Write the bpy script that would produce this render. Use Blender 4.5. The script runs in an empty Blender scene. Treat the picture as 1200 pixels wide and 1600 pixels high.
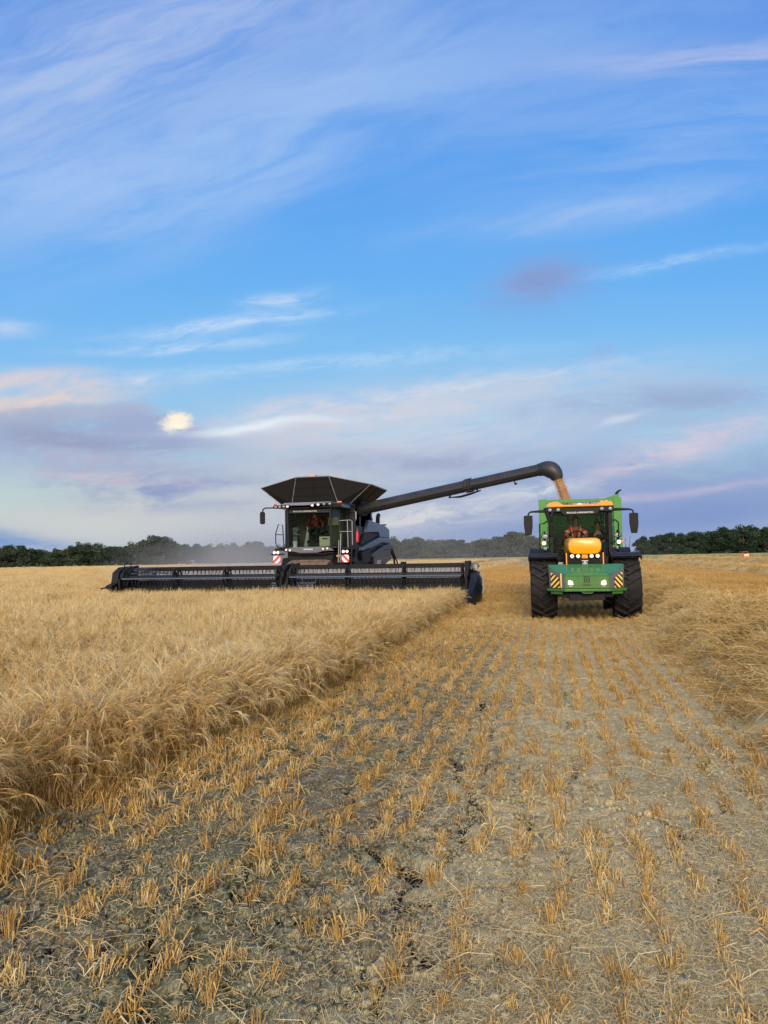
import bpy, bmesh, math, random
import numpy as np
from mathutils import Vector, Matrix, Euler
R = math.radians
sc = bpy.context.scene
col = sc.collection
random.seed(7)
rng = np.random.default_rng(11)

# ------------------------------------------------------------------ camera
YAW = R(12.3); PITCH = R(3.34); ROLL = R(0.95); EYE = 1.70
cam = bpy.data.cameras.new('camera')
cam.sensor_fit = 'HORIZONTAL'; cam.sensor_width = 36; cam.lens = 36
cam.clip_start = 0.1; cam.clip_end = 3000
camo = bpy.data.objects.new('camera', cam); col.objects.link(camo)
camo.location = (0, 0, EYE)
CM = (Matrix.Rotation(YAW, 3, 'Z') @ Matrix.Rotation(R(90) + PITCH, 3, 'X') @ Matrix.Rotation(-ROLL, 3, 'Z'))
camo.rotation_euler = CM.to_euler()
sc.camera = camo

# ------------------------------------------------------------------ sky, sun, exposure
sc.view_settings.view_transform = 'Standard'
sc.view_settings.look = 'None'
sc.view_settings.exposure = 0.0
sc.view_settings.gamma = 1.0
SUN_EL = R(24); SUN_AZ = R(173)         # low behind the camera
SKY_STRENGTH = 0.10

def lin(c):
    return tuple((x / 255 / 12.92) if x / 255 <= 0.04045 else ((x / 255 + 0.055) / 1.055) ** 2.4 for x in c)

class NT:
    """small helper to write node math"""
    def __init__(s, tree):
        s.t = tree; s.n = tree.nodes; s.l = tree.links
    def put(s, sock, val):
        if isinstance(val, bpy.types.NodeSocket): s.l.new(val, sock)
        else: sock.default_value = val
    def m(s, op, a, b=None, c=None, clamp=False):
        n = s.n.new('ShaderNodeMath'); n.operation = op; n.use_clamp = clamp
        s.put(n.inputs[0], a)
        if b is not None: s.put(n.inputs[1], b)
        if c is not None: s.put(n.inputs[2], c)
        return n.outputs[0]
    def vm(s, op, a, b=None, scale=None):
        n = s.n.new('ShaderNodeVectorMath'); n.operation = op
        s.put(n.inputs[0], a)
        if b is not None: s.put(n.inputs[1], b)
        if scale is not None: s.put(n.inputs['Scale'], scale)
        return n.outputs['Value'] if op in ('DOT_PRODUCT', 'LENGTH', 'DISTANCE') else n.outputs['Vector']
    def xyz(s, x, y, z=0.0):
        n = s.n.new('ShaderNodeCombineXYZ')
        s.put(n.inputs[0], x); s.put(n.inputs[1], y); s.put(n.inputs[2], z)
        return n.outputs[0]
    def sep(s, v):
        n = s.n.new('ShaderNodeSeparateXYZ'); s.l.new(v, n.inputs[0]); return n.outputs
    def noise(s, vec, scale, detail=3, rough=0.5, dist=0.0, color=False):
        n = s.n.new('ShaderNodeTexNoise')
        if vec is not None: s.l.new(vec, n.inputs['Vector'])
        n.inputs['Scale'].default_value = scale; n.inputs['Detail'].default_value = detail
        n.inputs['Roughness'].default_value = rough; n.inputs['Distortion'].default_value = dist
        return n.outputs['Color' if color else 'Fac']
    def mix(s, f, a, b, blend='MIX'):
        n = s.n.new('ShaderNodeMix'); n.data_type = 'RGBA'; n.blend_type = blend
        s.put(n.inputs[0], f); s.put(n.inputs[6], a); s.put(n.inputs[7], b)
        return n.outputs[2]
    def ramp(s, f, stops, interp='LINEAR'):
        n = s.n.new('ShaderNodeValToRGB'); n.color_ramp.interpolation = interp
        e = n.color_ramp.elements
        while len(e) < len(stops): e.new(0.5)
        for el, (p, c) in zip(e, stops):
            el.position = p
            el.color = (c if isinstance(c, (tuple, list)) else (c, c, c))[:3] + (1,) if isinstance(c, tuple) else (c, c, c, 1)
        s.l.new(f, n.inputs[0]); return n.outputs[0]
    def sstep(s, x, a, b):
        n = s.n.new('ShaderNodeMapRange'); n.interpolation_type = 'SMOOTHSTEP'
        s.put(n.inputs['Value'], x); n.inputs['From Min'].default_value = a; n.inputs['From Max'].default_value = b
        return n.outputs['Result']

def c4(c): return tuple(c) + (1,)

def dir_uv(px, py):
    """direction of a place in the sky as (u right of view azimuth, v above horizon)"""
    d = CM @ Vector(((px - 600) / 1200, (800 - py) / 1200, -1))
    F = Vector((-math.sin(YAW), math.cos(YAW), 0)); Rt = Vector((math.cos(YAW), math.sin(YAW), 0))
    f = d.dot(F); return d.dot(Rt) / f, d.z / f

def build_world():
    w = bpy.data.worlds.new('World'); sc.world = w; w.use_nodes = True
    t = NT(w.node_tree); t.n.clear()
    out = t.n.new('ShaderNodeOutputWorld'); bg = t.n.new('ShaderNodeBackground')
    bg.inputs['Strength'].default_value = SKY_STRENGTH
    t.l.new(bg.outputs[0], out.inputs[0])
    sky = t.n.new('ShaderNodeTexSky'); sky.sky_type = 'NISHITA'; sky.sun_disc = False
    sky.sun_elevation = SUN_EL; sky.sun_rotation = SUN_AZ
    sky.ozone_density = 3.0; sky.dust_density = 0.4; sky.air_density = 1.0
    tc = t.n.new('ShaderNodeTexCoord'); D = t.vm('NORMALIZE', tc.outputs['Generated'])
    fr = t.vm('DOT_PRODUCT', D, (-math.sin(YAW), math.cos(YAW), 0))
    rt = t.vm('DOT_PRODUCT', D, (math.cos(YAW), math.sin(YAW), 0))
    f = t.m('MAXIMUM', t.m('ABSOLUTE', fr), 0.12)
    dz = t.sep(D)[2]
    u0 = t.m('DIVIDE', rt, f); v0 = t.m('DIVIDE', dz, f)
    # wind-drawn warp of the cloud coordinates
    wv = t.noise(t.xyz(t.m('MULTIPLY', u0, 1.6), t.m('MULTIPLY', v0, 5.0), 0.3), 2.2, 4, 0.55, 0, True)
    wx, wy, _ = t.sep(t.vm('SUBTRACT', wv, (0.5, 0.5, 0.5)))
    u = t.m('MULTIPLY_ADD', wx, 0.14, u0); v = t.m('MULTIPLY_ADD', wy, 0.045, v0)
    # streak noises: long fibres that rise to the right
    def streak(ang, sx, sy, det, seed, rough=0.6):
        ca, sa = math.cos(R(ang)), math.sin(R(ang))
        a = t.m('ADD', t.m('MULTIPLY', u, ca), t.m('MULTIPLY', v, sa))
        b = t.m('SUBTRACT', t.m('MULTIPLY', v, ca), t.m('MULTIPLY', u, sa))
        return t.noise(t.xyz(t.m('MULTIPLY', a, sx), t.m('MULTIPLY', b, sy), seed), 1.0, det, rough, 0.35)
    S1 = streak(20, 3.0, 15, 8, 1.7); S2 = streak(5, 3.2, 24, 7, 4.1); S3 = streak(28, 9, 60, 5, 9.2)
    C1 = streak(4, 10, 34, 8, 6.6, 0.62); C2 = streak(7, 22, 90, 7, 2.6, 0.65)
    k1 = t.sstep(S1, 0.30, 0.72); k2 = t.sstep(S2, 0.32, 0.70); k3 = t.sstep(S3, 0.3, 0.7); kc = t.sstep(C1, 0.30, 0.62); kd = t.sstep(C2, 0.30, 0.66)
    # clear-air gradient
    g = t.ramp(t.m('MULTIPLY', v0, 1.25), [(0.0, lin((176, 188, 206))), (0.10, lin((172, 194, 216))), (0.20, lin((160, 206, 238))),
        (0.32, lin((136, 198, 247))), (0.45, lin((110, 184, 250))), (0.63, lin((88, 166, 248))), (0.95, lin((94, 152, 236)))])
    gain = 1.0 / SKY_STRENGTH
    nis = t.vm('SCALE', sky.outputs[0], scale=0.55)
    c = t.mix(0.90, nis, t.vm('SCALE', g, scale=gain))
    def blob(c, px, py, sx, sy, ang, rgb, op, kind=None, soft=False):
        cu, cv = dir_uv(px, py); sx /= 1200; sy /= 1200
        ca, sa = math.cos(R(ang)), math.sin(R(ang))
        uu, vv = (u0, v0) if soft == 2 else (u, v)
        dx = t.m('SUBTRACT', uu, cu); dy = t.m('SUBTRACT', vv, cv)
        a = t.m('ADD', t.m('MULTIPLY', dx, ca / sx), t.m('MULTIPLY', dy, sa / sx))
        b = t.m('SUBTRACT', t.m('MULTIPLY', dy, ca / sy), t.m('MULTIPLY', dx, sa / sy))
        e = t.m('EXPONENT', t.m('MULTIPLY', t.m('ADD', t.m('MULTIPLY', a, a), t.m('MULTIPLY', b, b)), -0.75))
        if kind is None:
            k = t.m('MULTIPLY', e, op, clamp=True)
        elif soft:
            k = t.m('MULTIPLY', t.sstep(t.m('ADD', e, t.m('MULTIPLY', t.m('SUBTRACT', kind, 0.5), 0.45)), 0.10, 0.85), t.m('MULTIPLY', t.sstep(e, 0.03, 0.30), op))
        else:
            k = t.m('MULTIPLY', t.m('MULTIPLY', e, t.m('MULTIPLY_ADD', kind, 1.1, 0.18)), op, clamp=True)
        # the far (unseen) half of the sky keeps only faint copies
        return t.mix(k, c, c4(tuple(x * gain for x in lin(rgb))))
    B = blob
    # upper cirrus
    c = B(c, 120, 110, 520, 190, 14, (166, 194, 236), 0.72, k1)
    c = B(c, 430, 215, 330, 80, 26, (168, 200, 242), 0.66, k1)
    c = B(c, 60, 300, 330, 48, 8, (166, 198, 243), 0.62, k1)
    c = B(c, 260, 40, 420, 120, 25, (186, 198, 234), 0.36, k3)
    c = B(c, 1100, 90, 260, 22, 2, (206, 206, 232), 0.80, k2)
    c = B(c, 740, 130, 360, 60, 20, (146, 186, 240), 0.60, k1)
    c = B(c, 900, 60, 420, 120, 5, (128, 168, 234), 0.45, k2)
    c = B(c, 900, 332, 210, 22, 9, (186, 208, 242), 0.62, k1)
    c = B(c, 1080, 215, 320, 95, 6, (144, 184, 240), 0.60, k2)
    c = B(c, 1040, 408, 130, 8, 7, (170, 206, 246), 0.62, kd)
    c = B(c, 440, 467, 46, 12, 8, (196, 218, 246), 0.7, kd)
    c = B(c, 350, 506, 130, 11, 5, (192, 218, 248), 0.80, kd)
    c = B(c, 290, 540, 120, 9, 3, (192, 218, 248), 0.75, kd)
    c = B(c, 15, 516, 40, 12, 0, (188, 210, 242), 0.8, k2)
    c = B(c, 500, 570, 260, 11, 4, (176, 212, 246), 0.7, kd)
    c = B(c, 242, 592, 26, 8, -5, (206, 220, 240), 0.8, k3)
    # lilac puff
    c = B(c, 836, 446, 74, 33, 13, (140, 166, 222), 0.85, kd)
    c = B(c, 840, 445, 58, 27, 13, (132, 158, 212), 0.9, kc)
    c = B(c, 850, 440, 46, 20, 13, (132, 158, 208), 0.6)
    c = B(c, 955, 556, 28, 12, 5, (140, 176, 228), 0.6, kc)
    # pink and lilac banks above the horizon
    c = B(c, 640, 640, 340, 36, 6, (206, 213, 226), 0.80, kc)
    c = B(c, 640, 614, 260, 10, 7, (222, 224, 236), 0.7, kd)
    c = B(c, 530, 672, 130, 40, 4, (216, 204, 212), 0.70, kd)
    c = B(c, 900, 608, 260, 24, 2, (190, 204, 226), 0.75, k2)
    c = B(c, 1000, 650, 300, 34, 8, (162, 184, 216), 0.75, kc)
    c = B(c, 620, 735, 170, 28, 3, (164, 178, 206), 0.8, kc)
    c = B(c, 560, 742, 170, 18, 2, (216, 219, 224), 0.75, kd)
    c = B(c, 760, 655, 220, 18, 5, (186, 212, 234), 0.7, kd)
    c = B(c, 1060, 625, 200, 14, 4, (150, 172, 212), 0.6, kc)
    c = B(c, 600, 700, 200, 14, 6, (210, 212, 226), 0.7, kd)
    c = B(c, 760, 700, 160, 26, 6, (196, 206, 226), 0.7, kc)
    c = B(c, 1090, 690, 190, 20, 14, (206, 200, 220), 0.75, kd)
    c = B(c, 970, 742, 100, 14, 22, (226, 214, 222), 0.95, kd)
    c = B(c, 960, 805, 520, 50, 3, (124, 148, 202), 0.97)
    c = B(c, 820, 775, 420, 40, 4, (142, 162, 206), 0.75, kc)
    c = B(c, 650, 802, 130, 15, 4, (212, 214, 222), 1.0, kd)
    c = B(c, 690, 722, 150, 16, 2, (160, 172, 204), 0.9, kd)
    c = B(c, 540, 712, 90, 14, 3, (168, 178, 206), 0.8, kd)
    c = B(c, 840, 770, 70, 9, 6, (206, 214, 222), 1.0, kd)
    c = B(c, 1095, 760, 170, 5, 7, (210, 196, 218), 0.9, k2)
    c = B(c, 975, 658, 26, 5, 14, (212, 222, 238), 0.7)
    c = B(c, 180, 800, 380, 56, 0, (206, 208, 206), 0.95)
    c = B(c, 30, 772, 90, 26, 0, (190, 214, 212), 0.70)
    c = B(c, 40, 600, 170, 15, 0, (214, 208, 216), 0.85, kc)
    c = B(c, 45, 630, 140, 15, 5, (222, 210, 208), 1.0, kd)
    c = B(c, 40, 628, 90, 10, 3, (228, 212, 206), 0.7)
    c = B(c, 70, 650, 170, 12, 3, (180, 182, 204), 0.7, kc, True)
    c = B(c, 110, 686, 210, 34, -3, (158, 170, 200), 0.9, kc)
    c = B(c, 150, 690, 120, 16, -3, (150, 158, 190), 0.8, kd)
    c = B(c, 230, 672, 80, 24, 0, (158, 170, 206), 0.75, kc, True)
    c = B(c, 150, 722, 130, 14, -6, (184, 180, 204), 0.7, kd)
    c = B(c, 250, 764, 150, 26, -4, (144, 160, 200), 1.0, kc)
    c = B(c, 180, 748, 110, 8, -6, (206, 192, 206), 0.75, kd)
    c = B(c, 350, 774, 50, 8, 4, (214, 220, 224), 0.7, kc)
    c = B(c, 400, 661, 120, 6, 3, (226, 234, 244), 0.9, k2)
    c = B(c, 275, 660, 22, 13, 4, (255, 242, 220), 1.0, kd, 2)
    c = B(c, 272, 657, 13, 7, 4, (255, 250, 238), 0.9, kd)
    c = B(c, 10, 850, 120, 14, -7, (126, 158, 206), 0.8, kc)
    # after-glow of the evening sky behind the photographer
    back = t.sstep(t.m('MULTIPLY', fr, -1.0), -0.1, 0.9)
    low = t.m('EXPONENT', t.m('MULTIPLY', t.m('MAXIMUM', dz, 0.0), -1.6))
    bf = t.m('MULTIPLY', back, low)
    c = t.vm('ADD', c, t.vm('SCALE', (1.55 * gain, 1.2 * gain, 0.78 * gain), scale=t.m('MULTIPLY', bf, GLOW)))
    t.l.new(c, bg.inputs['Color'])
    w.cycles.sampling_method = 'MANUAL'; w.cycles.sample_map_resolution = 512
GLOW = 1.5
build_world()

sl = bpy.data.lights.new('sun', 'SUN'); sl.energy = 2.4; sl.angle = R(22); sl.color = (1.0, 0.86, 0.68)
so = bpy.data.objects.new('sun', sl); col.objects.link(so)
# Nishita: rotation 0 puts the sun towards +Y, growing clockwise
sd = Vector((math.sin(SUN_AZ) * math.cos(SUN_EL), math.cos(SUN_AZ) * math.cos(SUN_EL), math.sin(SUN_EL)))
so.rotation_euler = (-sd).to_track_quat('-Z', 'Y').to_euler()

sc.render.engine = 'CYCLES'
sc.cycles.max_bounces = 6; sc.cycles.diffuse_bounces = 3; sc.cycles.glossy_bounces = 3
sc.cycles.transmission_bounces = 4; sc.cycles.transparent_max_bounces = 12
sc.cycles.volume_bounces = 1; sc.cycles.volume_step_rate = 3.0; sc.cycles.volume_max_steps = 128
sc.cycles.use_denoising = True; sc.cycles.denoising_prefilter = 'NONE'
sc.cycles.min_transparent_bounces = 8; sc.cycles.min_light_bounces = 3
sc.cycles.caustics_reflective = False; sc.cycles.caustics_refractive = False

# ------------------------------------------------------------------ materials
def new_mat(name):
    m = bpy.data.materials.new(name); m.use_nodes = True
    t = NT(m.node_tree); t.n.clear()
    out = t.n.new('ShaderNodeOutputMaterial'); p = t.n.new('ShaderNodeBsdfPrincipled')
    t.l.new(p.outputs[0], out.inputs[0])
    return m, t, p, out

def pmat(name, rgb, rough=0.5, metal=0.0, var=0.18, scale=6.0, dust=0.0, bump=0.0, coat=0.0, spec=0.5):
    """painted / plastic / metal surface with blotchy wear and settled dust"""
    m, t, p, out = new_mat(name)
    tc = t.n.new('ShaderNodeTexCoord'); o = tc.outputs['Object']
    base = lin(rgb)
    n1 = t.noise(o, scale, 5, 0.6); n2 = t.noise(o, scale * 7, 3, 0.6)
    k = t.m('MULTIPLY_ADD', n1, 2 * var, 1 - var)
    c = t.vm('SCALE', base, scale=k)
    if dust > 0:
        geo = t.n.new('ShaderNodeNewGeometry'); nz = t.sep(geo.outputs['Normal'])[2]
        up = t.m('MULTIPLY_ADD', t.sstep(nz, -0.2, 1.0), 0.8, 0.25)
        d = t.m('MULTIPLY', t.m('MULTIPLY', up, t.sstep(t.m('ADD', n1, t.m('MULTIPLY', n2, 0.4)), 0.45, 1.0)), dust * 2, clamp=True)
        c = t.mix(d, c, c4(lin((150, 132, 104))))
        t.l.new(t.m('ADD', t.m('MULTIPLY', d, 0.4), rough, clamp=True), p.inputs['Roughness'])
    else:
        t.l.new(t.m('MULTIPLY_ADD', n2, 0.2, rough - 0.1, clamp=True), p.inputs['Roughness'])
    t.l.new(c, p.inputs['Base Color'])
    p.inputs['Metallic'].default_value = metal; p.inputs['Specular IOR Level'].default_value = spec
    if coat: p.inputs['Coat Weight'].default_value = coat; p.inputs['Coat Roughness'].default_value = 0.15
    if bump:
        b = t.n.new('ShaderNodeBump'); b.inputs['Strength'].default_value = bump; b.inputs['Distance'].default_value = 0.02
        t.l.new(n2, b.inputs['Height']); t.l.new(b.outputs[0], p.inputs['Normal'])
    return m

def emis(name, rgb, strength):
    m, t, p, out = new_mat(name)
    p.inputs['Base Color'].default_value = c4(lin(rgb)); p.inputs['Roughness'].default_value = 0.2
    p.inputs['Emission Color'].default_value = c4(lin(rgb)); p.inputs['Emission Strength'].default_value = strength
    return m

def glass(name, tint, refl=1.0):
    m, t, p, out = new_mat(name); t.n.remove(p)
    tr = t.n.new('ShaderNodeBsdfTransparent'); tr.inputs[0].default_value = c4(tint)
    gl = t.n.new('ShaderNodeBsdfGlossy'); gl.inputs['Roughness'].default_value = 0.10; gl.inputs[0].default_value = (1, 1, 1, 1)
    fr = t.n.new('ShaderNodeFresnel'); fr.inputs[0].default_value = 1.45
    mx = t.n.new('ShaderNodeMixShader'); t.l.new(t.m('MULTIPLY', fr.outputs[0], refl), mx.inputs[0])
    t.l.new(tr.outputs[0], mx.inputs[1]); t.l.new(gl.outputs[0], mx.inputs[2]); t.l.new(mx.outputs[0], out.inputs[0])
    return m

def stripes(name, rgb_a, rgb_b, k, slope, rough=0.4, off=0.0):
    m, t, p, out = new_mat(name)
    tc = t.n.new('ShaderNodeTexCoord'); x, y, z = t.sep(tc.outputs['Object'])
    s = t.m('FRACT', t.m('ADD', t.m('MULTIPLY', t.m('SUBTRACT', z, t.m('MULTIPLY', x, slope)), k), 10 + off))
    n = t.noise(tc.outputs['Object'], 14, 4)
    a = t.m('GREATER_THAN', s, 0.5)
    c = t.mix(a, c4(lin(rgb_a)), c4(lin(rgb_b)))
    c = t.vm('SCALE', c, scale=t.m('MULTIPLY_ADD', n, 0.3, 0.85))
    t.l.new(c, p.inputs['Base Color']); p.inputs['Roughness'].default_value = rough
    return m

M = {}
M['black'] = pmat('black_plastic', (18, 19, 22), 0.55, dust=0.03, spec=0.25)
M['blackp'] = pmat('black_paint', (17, 20, 27), 0.4, var=0.1, dust=0.04, spec=0.35)
M['auger'] = pmat('dark_grey_paint', (38, 39, 44), 0.45, var=0.12, scale=2, dust=0.06)
M['flap'] = pmat('bin_sheet', (24, 23, 24), 0.62, var=0.2, dust=0.02, spec=0.2)
M['navy'] = pmat('dark_navy_paint', (32, 37, 47), 0.45, var=0.12, dust=0.08, coat=0.4)
M['slate'] = pmat('slate_blue_paint', (70, 84, 108), 0.42, var=0.14, dust=0.12, coat=0.4)
M['steel'] = pmat('worn_steel', (150, 152, 156), 0.42, 0.6, var=0.2)
M['grey'] = pmat('grey_plastic', (92, 95, 102), 0.5, dust=0.15)
M['fender'] = pmat('fender_plastic', (28, 29, 33), 0.55, dust=0.05, spec=0.25)
M['silver'] = pmat('silver_trim', (178, 182, 190), 0.35, 0.4, var=0.1)
M['bluesteel'] = pmat('blue_grey_steel', (74, 90, 116), 0.42, 0.1, var=0.15)
M['rubber'] = pmat('tyre_rubber', (26, 26, 29), 0.75, var=0.22, scale=9, dust=0.07, bump=0.2, spec=0.3)
M['tgreen'] = pmat('trailer_green_paint', (52, 130, 38), 0.42, var=0.12, dust=0.12)
M['green'] = pmat('green_paint', (52, 108, 28), 0.36, var=0.12, dust=0.10, coat=0.4)
M['greend'] = pmat('deep_green_paint', (34, 122, 62), 0.6, var=0.10, dust=0.08, coat=0.4)
M['orange'] = pmat('orange_yellow_paint', (252, 166, 2), 0.34, var=0.06, scale=3, dust=0.05, coat=0.4)
M['roofor'] = pmat('orange_roof_paint', (240, 152, 40), 0.4, var=0.10, dust=0.12)
M['amber'] = emis('amber_lens', (255, 140, 40), 0.25)
M['redlens'] = emis('red_lens', (220, 40, 30), 0.2)
M['lens'] = pmat('clear_lamp_lens', (140, 143, 150), 0.12, var=0.2, scale=40)
M['lit'] = emis('lit_lamp', (255, 246, 224), 1.5)
M['warmlit'] = emis('dim_lit_lamp', (255, 228, 210), 0.25)
M['glass'] = glass('tinted_cab_glass', (0.74, 0.79, 0.76), 0.10)
M['dglass'] = glass('dark_cab_glass', (0.34, 0.40, 0.38), 0.10)
M['mirror'] = pmat('mirror_glass', (170, 180, 190), 0.05, 1.0, var=0.02)
M['red'] = pmat('red_enamel', (190, 24, 30), 0.3, var=0.1)
M['white'] = pmat('white_paint', (228, 228, 224), 0.45, var=0.06)
M['cream'] = pmat('cream_plastic', (196, 192, 160), 0.5, var=0.08)
M['beige'] = pmat('beige_trim', (176, 170, 140), 0.6, var=0.1)
M['haz'] = None
M['skin'] = pmat('skin', (204, 150, 122), 0.55, var=0.08, scale=10)
M['hair'] = pmat('dark_hair', (34, 26, 22), 0.6, var=0.3, scale=30)
M['hivis'] = pmat('orange_hi_vis_fabric', (255, 84, 26), 0.7, var=0.15, scale=20)
M['reflect'] = pmat('reflective_band', (226, 214, 190), 0.4, var=0.1)
M['darkcloth'] = pmat('dark_cloth', (24, 26, 32), 0.85, var=0.25, scale=12)
M['tealcloth'] = pmat('teal_denim', (30, 74, 92), 0.8, var=0.25, scale=18)
M['boot'] = pmat('boot_leather', (26, 24, 24), 0.6)
M['seat'] = pmat('seat_fabric', (36, 38, 42), 0.8, var=0.2)

# ------------------------------------------------------------------ mesh helpers
class MB:
    def __init__(s): s.v = []; s.f = []; s.m = []
    def add(s, vs, fs, mi=0):
        b = len(s.v); s.v += [tuple(x) for x in vs]
        s.f += [tuple(b + i for i in f) for f in fs]; s.m += [mi] * len(fs)
        return s
    def hexa(s, p, mi=0):   # 4 bottom ccw, 4 top ccw
        return s.add(p, [(3, 2, 1, 0), (4, 5, 6, 7), (0, 1, 5, 4), (1, 2, 6, 5), (2, 3, 7, 6), (3, 0, 4, 7)], mi)
    def box(s, x0, x1, y0, y1, z0, z1, mi=0):
        return s.hexa([(x0, y0, z0), (x1, y0, z0), (x1, y1, z0), (x0, y1, z0), (x0, y0, z1), (x1, y0, z1), (x1, y1, z1), (x0, y1, z1)], mi)
    def bar(s, a, b, w, h=None, mi=0, up=(0, 0, 1)):
        a = Vector(a); b = Vector(b); h = w if h is None else h
        d = (b - a).normalized(); u = Vector(up)
        if abs(d.dot(u)) > 0.98: u = Vector((0, 1, 0))
        x = d.cross(u).normalized() * (w / 2); z = x.cross(d).normalized() * (h / 2)
        return s.hexa([a - x - z, a + x - z, b + x - z, b - x - z, a - x + z, a + x + z, b + x + z, b - x + z], mi)
    def tube(s, pts, r, n=8, mi=0, caps=True):
        pts = [Vector(p) for p in pts]; k = len(pts)
        rs = r if isinstance(r, (list, tuple)) else [r] * k
        vs = []; ref = None
        for i, p in enumerate(pts):
            d = (pts[min(i + 1, k - 1)] - pts[max(i - 1, 0)]).normalized()
            if ref is None:
                ref = Vector((0, 0, 1)) if abs(d.z) < 0.9 else Vector((0, 1, 0))
            x = d.cross(ref).normalized(); y = x.cross(d).normalized(); ref = y
            for j in range(n):
                a = 2 * math.pi * (j + 0.5) / n
                vs.append(p + (x * math.cos(a) + y * math.sin(a)) * rs[i])
        fs = [(i * n + j, i * n + (j + 1) % n, (i + 1) * n + (j + 1) % n, (i + 1) * n + j) for i in range(k - 1) for j in range(n)]
        if caps: fs += [tuple(range(n - 1, -1, -1)), tuple((k - 1) * n + j for j in range(n))]
        return s.add(vs, fs, mi)
    def prism(s, poly, axis, a0, a1, mi=0):
        """poly of 2-D points; axis 'x': (y,z), 'y': (x,z), 'z': (x,y)"""
        def P(p, a): return {'x': (a, p[0], p[1]), 'y': (p[0], a, p[1]), 'z': (p[0], p[1], a)}[axis]
        n = len(poly); vs = [P(p, a0) for p in poly] + [P(p, a1) for p in poly]
        fs = [tuple(range(n - 1, -1, -1)), tuple(range(n, 2 * n))] + [(i, (i + 1) % n, n + (i + 1) % n, n + i) for i in range(n)]
        return s.add(vs, fs, mi)
    def plate(s, pts, th, mi=0):
        """planar polygon given thickness along its normal"""
        P = [Vector(p) for p in pts]; nrm = (P[1] - P[0]).cross(P[2] - P[0]).normalized() * (th / 2)
        n = len(P); vs = [p - nrm for p in P] + [p + nrm for p in P]
        fs = [tuple(range(n - 1, -1, -1)), tuple(range(n, 2 * n))] + [(i, (i + 1) % n, n + (i + 1) % n, n + i) for i in range(n)]
        return s.add(vs, fs, mi)
    def lathe(s, prof, c, axis='x', n=32, mi=0, closed=False):
        """prof: (a along axis, r)"""
        c = Vector(c); k = len(prof); vs = []
        for a, r in prof:
            for j in range(n):
                t = 2 * math.pi * j / n; q, w = r * math.cos(t), r * math.sin(t)
                vs.append(c + Vector({'x': (a, q, w), 'y': (q, a, w), 'z': (q, w, a)}[axis]))
        fs = [(i * n + j, i * n + (j + 1) % n, (i + 1) * n + (j + 1) % n, (i + 1) * n + j) for i in range(k - 1) for j in range(n)]
        if prof[0][1] > 1e-4: fs.append(tuple(range(n)))
        if prof[-1][1] > 1e-4: fs.append(tuple((k - 1) * n + j for j in range(n)))
        return s.add(vs, fs, mi)
    def ball(s, c, r, n=12, mi=0):
        rx, ry, rz = r if isinstance(r, (tuple, list)) else (r, r, r); vs = []; k = n // 2
        for i in range(k + 1):
            ph = math.pi * i / k
            for j in range(n):
                th = 2 * math.pi * j / n
                vs.append((c[0] + rx * math.sin(ph) * math.cos(th), c[1] + ry * math.sin(ph) * math.sin(th), c[2] + rz * math.cos(ph)))
        fs = [(i * n + j, (i + 1) * n + j, (i + 1) * n + (j + 1) % n, i * n + (j + 1) % n) for i in range(k) for j in range(n)]
        return s.add(vs, fs, mi)
    def build(s, name, mats, parent=None, smooth=False, bevel=0.0, loc=None, rot=None):
        me = bpy.data.meshes.new(name)
        me.from_pydata([tuple(v) for v in s.v], [], s.f)
        for m in (mats if isinstance(mats, (list, tuple)) else [mats]): me.materials.append(m)
        me.polygons.foreach_set('material_index', s.m)
        bm = bmesh.new(); bm.from_mesh(me); bmesh.ops.remove_doubles(bm, verts=bm.verts, dist=1e-5)
        bmesh.ops.recalc_face_normals(bm, faces=bm.faces); bm.to_mesh(me); bm.free()
        o = bpy.data.objects.new(name, me); col.objects.link(o)
        if parent: o.parent = parent
        if loc: o.location = loc
        if rot: o.rotation_euler = rot
        if smooth:
            me.polygons.foreach_set('use_smooth', [True] * len(me.polygons))
            try: me.set_sharp_from_angle(angle=R(38))
            except Exception: pass
        if bevel:
            b = o.modifiers.new('bevel', 'BEVEL'); b.width = bevel; b.segments = 2; b.limit_method = 'ANGLE'; b.angle_limit = R(35)
        return o

def tag(o, label=None, cat=None, group=None, kind=None):
    if label: o['label'] = label
    if cat: o['category'] = cat
    if group: o['group'] = group
    if kind: o['kind'] = kind
    return o
def empty(name, loc, rz=0.0):
    o = bpy.data.objects.new(name, None); col.objects.link(o)
    o.location = loc; o.rotation_euler = (0, 0, rz); o.empty_display_size = 0.3
    return o
def text_mesh(name, body, size, mat, parent, loc, rot, extrude=0.004, align='CENTER', sx=1.0):
    cu = bpy.data.curves.new(name, 'FONT'); cu.body = body; cu.size = size; cu.extrude = extrude
    cu.align_x = align; cu.align_y = 'CENTER'; cu.offset = 0.012 * size
    tmp = bpy.data.objects.new('tmp_text', cu); col.objects.link(tmp)
    dg = bpy.context.evaluated_depsgraph_get(); dg.update()
    me = bpy.data.meshes.new_from_object(tmp.evaluated_get(dg)); me.name = name
    bpy.data.objects.remove(tmp); bpy.data.curves.remove(cu)
    me.materials.clear(); me.materials.append(mat)
    o = bpy.data.objects.new(name, me); col.objects.link(o); o.parent = parent
    o.location = loc; o.rotation_euler = rot; o.scale = (sx, 1, 1)
    return o

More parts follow.
